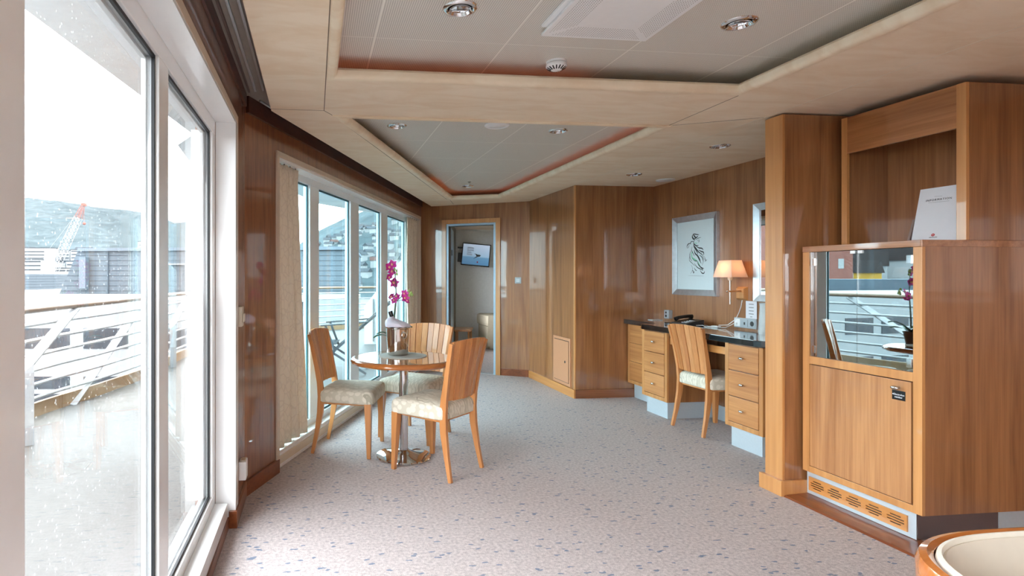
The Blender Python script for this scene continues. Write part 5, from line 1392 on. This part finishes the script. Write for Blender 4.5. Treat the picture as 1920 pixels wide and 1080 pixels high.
# folding deck chairs
def deck_chair(label, x, y, rz):
    r = thing('deck_chair', label, 'deck chair', (x, y, -0.01), 'folding deck chairs outside the dining window', rz)
    W_ = 0.27
    # local: sitter faces +x, back leans to -x
    bb = lambda pts, wd=0.030, th=0.020: B().bar(pts, wd, th, side=(1, 0, 0))
    for s in (-1, 1):
        bb([(-0.62, s * W_, 0.96), (0.10, s * W_, 0.34), (0.42, s * W_, 0.02)]).make('back_rail', 'deckchair', r, local=True)
        bb([(-0.30, s * (W_ - 0.03), 0.01), (0.32, s * (W_ - 0.03), 0.40), (0.72, s * (W_ - 0.03), 0.42)]).make('seat_rail', 'deckchair', r, local=True)
        B().bar([(-0.34, s * (W_ + 0.03), 0.71), (0.30, s * (W_ + 0.03), 0.66)], 0.05, 0.018, side=(0, 1, 0)).make('armrest', 'deckchair', r, local=True)
        bb([(0.24, s * (W_ + 0.02), 0.66), (0.12, s * (W_ + 0.02), 0.34)]).make('arm_post', 'deckchair', r, local=True)
        bb([(0.60, s * (W_ - 0.03), 0.41), (0.74, s * (W_ - 0.03), 0.01)]).make('front_leg', 'deckchair', r, local=True)
    B().hexa([(-0.60, -W_, 0.95), (0.10, -W_, 0.35), (0.10, W_, 0.35), (-0.60, W_, 0.95), (-0.605, -W_, 0.956), (0.095, -W_, 0.357), (0.095, W_, 0.357), (-0.605, W_, 0.956)]).make('back_sling', 'deckcanvas', r, local=True)
    B().box(0.10, 0.70, -W_ + 0.02, W_ - 0.02, 0.405, 0.413).make('seat_sling', 'deckcanvas', r, local=True)
    B().box(-0.60, -0.44, -0.13, 0.13, 0.93, 0.962).make('head_pad', 'deckchair', r, local=True, bevel=0.01)
    return r
deck_chair('grey folding deck chair reclined outside the dining window, nearest the white bulkhead', 0.42, 7.75, math.radians(172))
deck_chair('grey folding deck chair outside the dining window, half hidden beside the cream curtain', -0.65, 7.9, math.radians(200))

# ================================================================== OUTSIDE: quay and town
def clad_mat():
    m, N, L, P = new_mat('ribbed warehouse cladding')
    P.inputs['Roughness'].default_value = 0.8; P.inputs['Specular IOR Level'].default_value = 0.1
    geo = N.new('ShaderNodeNewGeometry'); sp = N.new('ShaderNodeSeparateXYZ'); L.new(geo.outputs['Position'], sp.inputs[0])
    b = N.new('ShaderNodeMath'); b.operation = 'PINGPONG'; b.inputs[1].default_value = 0.135; L.new(sp.outputs[2], b.inputs[0])
    c = N.new('ShaderNodeMath'); c.operation = 'LESS_THAN'; c.inputs[1].default_value = 0.022; L.new(b.outputs[0], c.inputs[0])
    mx = N.new('ShaderNodeMix'); mx.data_type = 'RGBA'; mx.inputs[6].default_value = (*lin((82, 89, 95)), 1); mx.inputs[7].default_value = (*lin((58, 64, 70)), 1)
    L.new(c.outputs[0], mx.inputs[0]); L.new(mx.outputs[2], P.inputs['Base Color'])
    return m
M['clad'] = clad_mat()
FD = Vector((FX, FY, 0))
def plate(pts_px, depth, thick, name, mat, par=None):
    a = [far_point(x, y, depth) for x, y in pts_px]; b = [v + FD * thick for v in a]
    return B().ring_loft([a, b]).make(name, mat, par)
wh = thing('warehouse', 'long low grey blue warehouse with ribbed cladding and a slanted end', 'building', (*far_point(400, 519, 36).xy, 0.3))
plate([(110, 554), (146, 470), (662, 466), (662, 552)], 30, 12, 'cladding', 'clad', wh)
plate([(144, 471), (146, 465), (664, 462), (664, 468)], 29.85, 12.3, 'parapet', 'ducting', wh)
plate([(148, 541), (148, 482), (160, 482), (160, 541)], 29.5, 0.4, 'duct', 'ducting', wh)
plate([(201, 553), (201, 472), (202.5, 472), (202.5, 553)], 29.9, 0.1, 'joint', 'cladding', wh)
plate([(312, 546), (312, 494), (349, 494), (349, 546), (347, 546), (347, 496.5), (314, 496.5), (314, 546)], 29.8, 0.15, 'door_frame', 'facade', wh)
sh2 = thing('quay_shed', 'small grey shed with horizontal cladding at the left edge beyond the rail', 'building', (*far_point(20, 540, 60).xy, 0.0))
plate([(-60, 545), (-60, 514), (68, 514), (68, 543)], 55, 10, 'cladding', 'clad', sh2)
qb = thing('quay_building', 'long white quay building with dark window bands below the deck rail', 'building', (*far_point(350, 560, 25).xy, -8))
a = [far_point(x, 560, 22) for x in (-1900, 664)]; c = [v + FD * 7.5 for v in a]
B().prism([tuple(v.xy) for v in (a[0], a[1], c[1], c[0])], -9, 0.40).make('walls', 'facade', qb)
rr = (a[1] - a[0]).normalized()
ln = (a[1] - a[0]).length
k_ = 0; x = 0.4
while x < ln - 2:
    for (z0, z1) in ((-1.52, -0.72), (-3.10, -2.62), (-3.75, -3.30)):
        p0 = a[0] + rr * x; p1 = a[0] + rr * (x + 1.75)
        q0 = p0 - FD * 0.03; q1 = p1 - FD * 0.03
        B().prism([tuple(v.xy) for v in (p0, p1, q1, q0)], z0, z1).make('window', 'facadeglass', qb)
    x += 2.30 if k_ % 3 else 2.9
    k_ += 1
structure(B().prism([(-420, -200), (900, -200), (900, 700), (-420, 700)], -9.6, -9.0).make('quay_ground', 'flat_roof'))
# hills
def interp(tab, x):
    if x <= tab[0][0]: return tab[0][1]
    for (a, b), (c, d) in zip(tab, tab[1:]):
        if x <= c: return b + (d - b) * (x - a) / (c - a)
    return tab[-1][1]
def ridge_point(tab, px, t, d1, d2, zb):
    d = d1 + (d2 - d1) * t
    ztop = CAMH + (CY - interp(tab, px)) / FPX * d2
    p = far_point(px, CY, d)
    n_ = mnoise.fractal(Vector((p.x * 0.012, p.y * 0.012, 0)), 0.6, 2.0, 5)
    p.z = zb + (ztop - zb) * (t ** 0.9 if t <= 1 else 1 - (t - 1) * 1.2) + n_ * 0.05 * (ztop - zb) * math.sin(PI * min(1, t * 0.9))
    return p
def ridge(name, tab, x0, x1, nx, d1, d2, zb, mat):
    b2 = B(); G_ = []
    for i in range(nx + 1):
        px = x0 + (x1 - x0) * i / nx
        G_.append([b2.bm.verts.new(ridge_point(tab, px, j / 20, d1, d2, zb)) for j in range(0, 29)])
    for a, b in zip(G_, G_[1:]):
        for j in range(28): b2.bm.faces.new((a[j], b[j], b[j + 1], a[j + 1]))
    return structure(b2.make(name, mat, smooth=True))
TA = [(-600, 380), (-200, 372), (0, 370), (60, 372), (110, 377), (170, 388), (230, 393), (285, 401), (330, 417), (370, 414), (430, 430), (520, 470), (580, 500), (700, 515)]
TB = [(430, 519), (500, 495), (540, 470), (575, 449), (600, 432), (625, 420), (659, 403), (700, 388), (760, 372), (830, 356), (1000, 350), (1300, 400)]
TF = [(0, 372), (90, 374), (140, 363), (165, 362), (200, 378), (260, 400), (400, 450)]
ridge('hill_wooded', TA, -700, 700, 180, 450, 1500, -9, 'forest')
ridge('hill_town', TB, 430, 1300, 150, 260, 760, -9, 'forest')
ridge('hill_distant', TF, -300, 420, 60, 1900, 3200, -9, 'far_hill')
rn = random.Random(11)
USED = []
def free(p, rad):
    for q, r_ in USED:
        if (p.xy - q.xy).length < rad + r_: return False
    USED.append((p.copy(), rad)); return True
def house(p, wd, dp, ht, rz, wall, roof, label, group, name='house', pitch=0.45, flat=False, bands=True):
    ca, sa = math.cos(rz), math.sin(rz)
    T = lambda x, y, z: (p.x + x * ca - y * sa, p.y + x * sa + y * ca, p.z + z)
    w2_, d2_ = wd / 2, dp / 2
    o = B().hexa([T(-w2_, -d2_, -6), T(w2_, -d2_, -6), T(w2_, d2_, -6), T(-w2_, d2_, -6), T(-w2_, -d2_, ht), T(w2_, -d2_, ht), T(w2_, d2_, ht), T(-w2_, d2_, ht)]).make(name, wall)
    if label: tag(o, label, 'house' if name == 'house' else 'building', group)
    if flat:
        B().hexa([T(-w2_ - .3, -d2_ - .3, ht), T(w2_ + .3, -d2_ - .3, ht), T(w2_ + .3, d2_ + .3, ht), T(-w2_ - .3, d2_ + .3, ht), T(-w2_ - .3, -d2_ - .3, ht + .5), T(w2_ + .3, -d2_ - .3, ht + .5), T(w2_ + .3, d2_ + .3, ht + .5), T(-w2_ - .3, d2_ + .3, ht + .5)]).make('roof', roof, o)
        nf = max(1, int(ht / 3)); n_ = max(2, int(wd / 4))
        wb2 = B()
        for f in range(nf):
            wb2.hexa([T(-w2_ + 0.6, -d2_ - .1, 1.2 + f * 3.0), T(w2_ - 0.6, -d2_ - .1, 1.2 + f * 3.0), T(w2_ - 0.6, -d2_, 1.2 + f * 3.0), T(-w2_ + 0.6, -d2_, 1.2 + f * 3.0), T(-w2_ + 0.6, -d2_ - .1, 2.1 + f * 3.0), T(w2_ - 0.6, -d2_ - .1, 2.1 + f * 3.0), T(w2_ - 0.6, -d2_, 2.1 + f * 3.0), T(-w2_ + 0.6, -d2_, 2.1 + f * 3.0)])
        if bands: wb2.make('window_bands', 'house_roof', o)
        else:
            wb2.bm.free()
            for f in range(3):
                for c_ in range(7):
                    x_ = -w2_ + 1.4 + c_ * 2.6; z_ = 8 + f * 4.2
                    B().hexa([T(x_, -d2_ - .1, z_), T(x_ + .9, -d2_ - .1, z_), T(x_ + .9, -d2_, z_), T(x_, -d2_, z_), T(x_, -d2_ - .1, z_ + 2), T(x_ + .9, -d2_ - .1, z_ + 2), T(x_ + .9, -d2_, z_ + 2), T(x_, -d2_, z_ + 2)]).make('window', 'house_wall', o)
    else:
        rh = dp * pitch
        b2 = B(); e = 0.5
        A_ = [T(-w2_ - e, -d2_ - e, ht - .1), T(-w2_ - e, d2_ + e, ht - .1), T(-w2_ - e, 0, ht + rh)]
        C_ = [T(w2_ + e, -d2_ - e, ht - .1), T(w2_ + e, d2_ + e, ht - .1), T(w2_ + e, 0, ht + rh)]
        b2.ring_loft([A_, C_]); b2.make('roof', roof, o)
    return o
GH = 'pale houses scattered on the far hillside'
LBL = 'small pale house among many on the wooded hillside seen through the dining window'
for i in range(260):
    px = rn.uniform(548, 775)
    if 585 < px < 660: t = rn.uniform(0.24, 0.5) if rn.random() < 0.9 else 0.2
    else: t = rn.uniform(0.02, 0.50)
    p = ridge_point(TB, px, t, 260, 760, -9)
    sc = 0.50
    if not free(p, 4.6): continue
    house(p, rn.uniform(8, 14) * sc, rn.uniform(7, 9) * sc, rn.uniform(5, 8) * sc, rn.uniform(-0.8, 0.8), 'house_wall', 'house_roof' if rn.random() < 0.88 else 'house_roof_red', LBL, GH)
for i, (px, py, d, wd, ht, lab) in enumerate(((78, 488, 520, 26, 14, 'long white block of flats at the left edge of the window behind the crane'), (118, 487, 545, 16, 12, 'white block of flats directly behind the lattice crane boom'), (158, 487, 520, 20, 12, 'white block of flats just right of the crane boom'), (188, 478, 620, 26, 9, 'white block of flats above the top left corner of the ribbed warehouse'),
        (150, 502, 430, 16, 7, 'low white building between the crane boom and the slanted end of the warehouse'), (66, 504, 420, 18, 9, 'low white building left of the crane tower below the long flats'), (128, 516, 340, 18, 6, 'low grey white building at the foot of the crane boom'), (275, 474, 560, 14, 14, 'white tower block above the warehouse roof at the right of the large pane'))):
    p = far_point(px, py + 6, d)
    if free(p, wd / 2): house(p, wd, 10, ht, -YAW + 0.15 * math.sin(i * 2.1), 'house_wall', 'house_roof', lab, None, name='apartment_block', flat=True)
rn = random.Random(5)
for i in range(60):
    px = rn.uniform(40, 300); p = ridge_point(TA, px, rn.uniform(0.01, 0.09), 450, 1500, -9); p.z += 2
    if not free(p, 12): continue
    house(p, rn.uniform(9, 16), 9, rn.uniform(6, 9), rn.uniform(-0.8, 0.8), 'house_wall', 'house_roof', 'small pale house at the foot of the wooded hill seen through the large window', 'pale houses below the wooded hill')
# crane
cr = thing('harbour_crane', 'white lattice harbour crane with a red boom tip', 'crane', (*far_point(90, 540, 120).xy, -9))
CD = 120
tw = B()
for dx in (0, 1.5):
    pass
t0, t1 = far_point(83, 540, CD), far_point(96, 466, CD)
tw.box(t0.x, t0.x + 1.5, t0.y, t0.y + 1.6, -9, t1.z)
tw.make('tower', 'crane_white', cr)
B().box(t0.x - 3.0, t0.x + 2.8, t0.y - 1, t0.y + 2.4, -9, 0.6).make('machine_house', 'crane_white', cr)
def lattice(p, q, wd, n, r_, name, mat, taper=1.0):
    p, q = Vector(p), Vector(q); d = (q - p).normalized(); s_ = d.cross(Vector((FX, FY, 0))).normalized(); f2 = Vector((FX, FY, 0))
    b2 = B(); cs_ = [(-1, -1), (1, -1), (1, 1), (-1, 1)]
    def pt(i, c):
        t = i / n; k2 = wd / 2 * (1 + (taper - 1) * t); return p.lerp(q, t) + s_ * c[0] * k2 + f2 * c[1] * k2
    for c in cs_: b2.tube([pt(0, c), pt(n, c)], r_, 5)
    for i in range(n):
        for a, b in ((0, 1), (2, 3)):
            b2.tube([pt(i, cs_[a]), pt(i + 1, cs_[b])], r_ * 0.6, 4); b2.tube([pt(i + 1, cs_[a]), pt(i, cs_[b])], r_ * 0.6, 4)
    b2.make(name, mat, cr)
lattice(far_point(96, 516, CD), far_point(147, 408, CD), 1.5, 16, 0.055, 'boom', 'crane_white', 0.8)
lattice(far_point(147, 408, CD), far_point(155, 387, CD), 1.1, 4, 0.055, 'boom_tip', 'crane_red', 0.5)
B().box(*[v for v in (far_point(152, 387, CD).x, far_point(159, 387, CD).x)], far_point(155, 387, CD).y, far_point(155, 387, CD).y + 1, far_point(155, 386, CD).z, far_point(155, 381, CD).z).make('sheave_head', 'crane_red', cr)
B().tube([far_point(158, 385, CD), far_point(158, 417, CD)], 0.025, 4).sphere(far_point(158, 419, CD), 0.32, n=6).make('hook', 'crane_red', cr)
B().tube([far_point(93, 466, CD), far_point(155, 386, CD)], 0.025, 4).tube([far_point(124, 409, CD), far_point(147, 409, CD)], 0.06, 4).make('stay', 'crane_white', cr)
# buildings to the side, seen mirrored in the cabinet glass
def side_point(az, d, z=0): return Vector((math.sin(math.radians(az)) * d, math.cos(math.radians(az)) * d, z))
house(side_point(-41.4, 150, -5), 20, 10, 24, math.radians(44), 'brick', 'darkroof', 'red brick warehouse mirrored in the glass cabinet doors', None, name='brick_building', flat=True, bands=False)
for i, (az, d, wd, ht, wl_, lab) in enumerate(((-45.4, 235, 9, 6, 'facade', 'dark roofed white house mirrored in the right cabinet door, beside the brick warehouse'), (-46.9, 250, 9, 7, 'facade', 'tall dark roofed white house mirrored in the middle of the right cabinet door'), (-48.6, 260, 10, 9, 'facade', 'white gabled house mirrored at the right edge of the cabinet glass'), (-46.6, 205, 5, 4.5, 'yellow_wall', 'yellow house with a dark roof mirrored in the right cabinet door'))):
    house(side_point(az, d, -2), wd, wd * 0.7, ht, math.radians(38 + 12 * i), wl_, 'darkroof', lab, None, pitch=1.0)
tag(B().prism([tuple(side_point(-38, 70).xy), tuple(side_point(-56, 70).xy), tuple(side_point(-56, 84).xy), tuple(side_point(-38, 84).xy)], -9, 1.05).make('flat_roofed_building', 'cladding'), 'low grey flat roofed building mirrored in the cabinet glass below the brick warehouse', 'building')
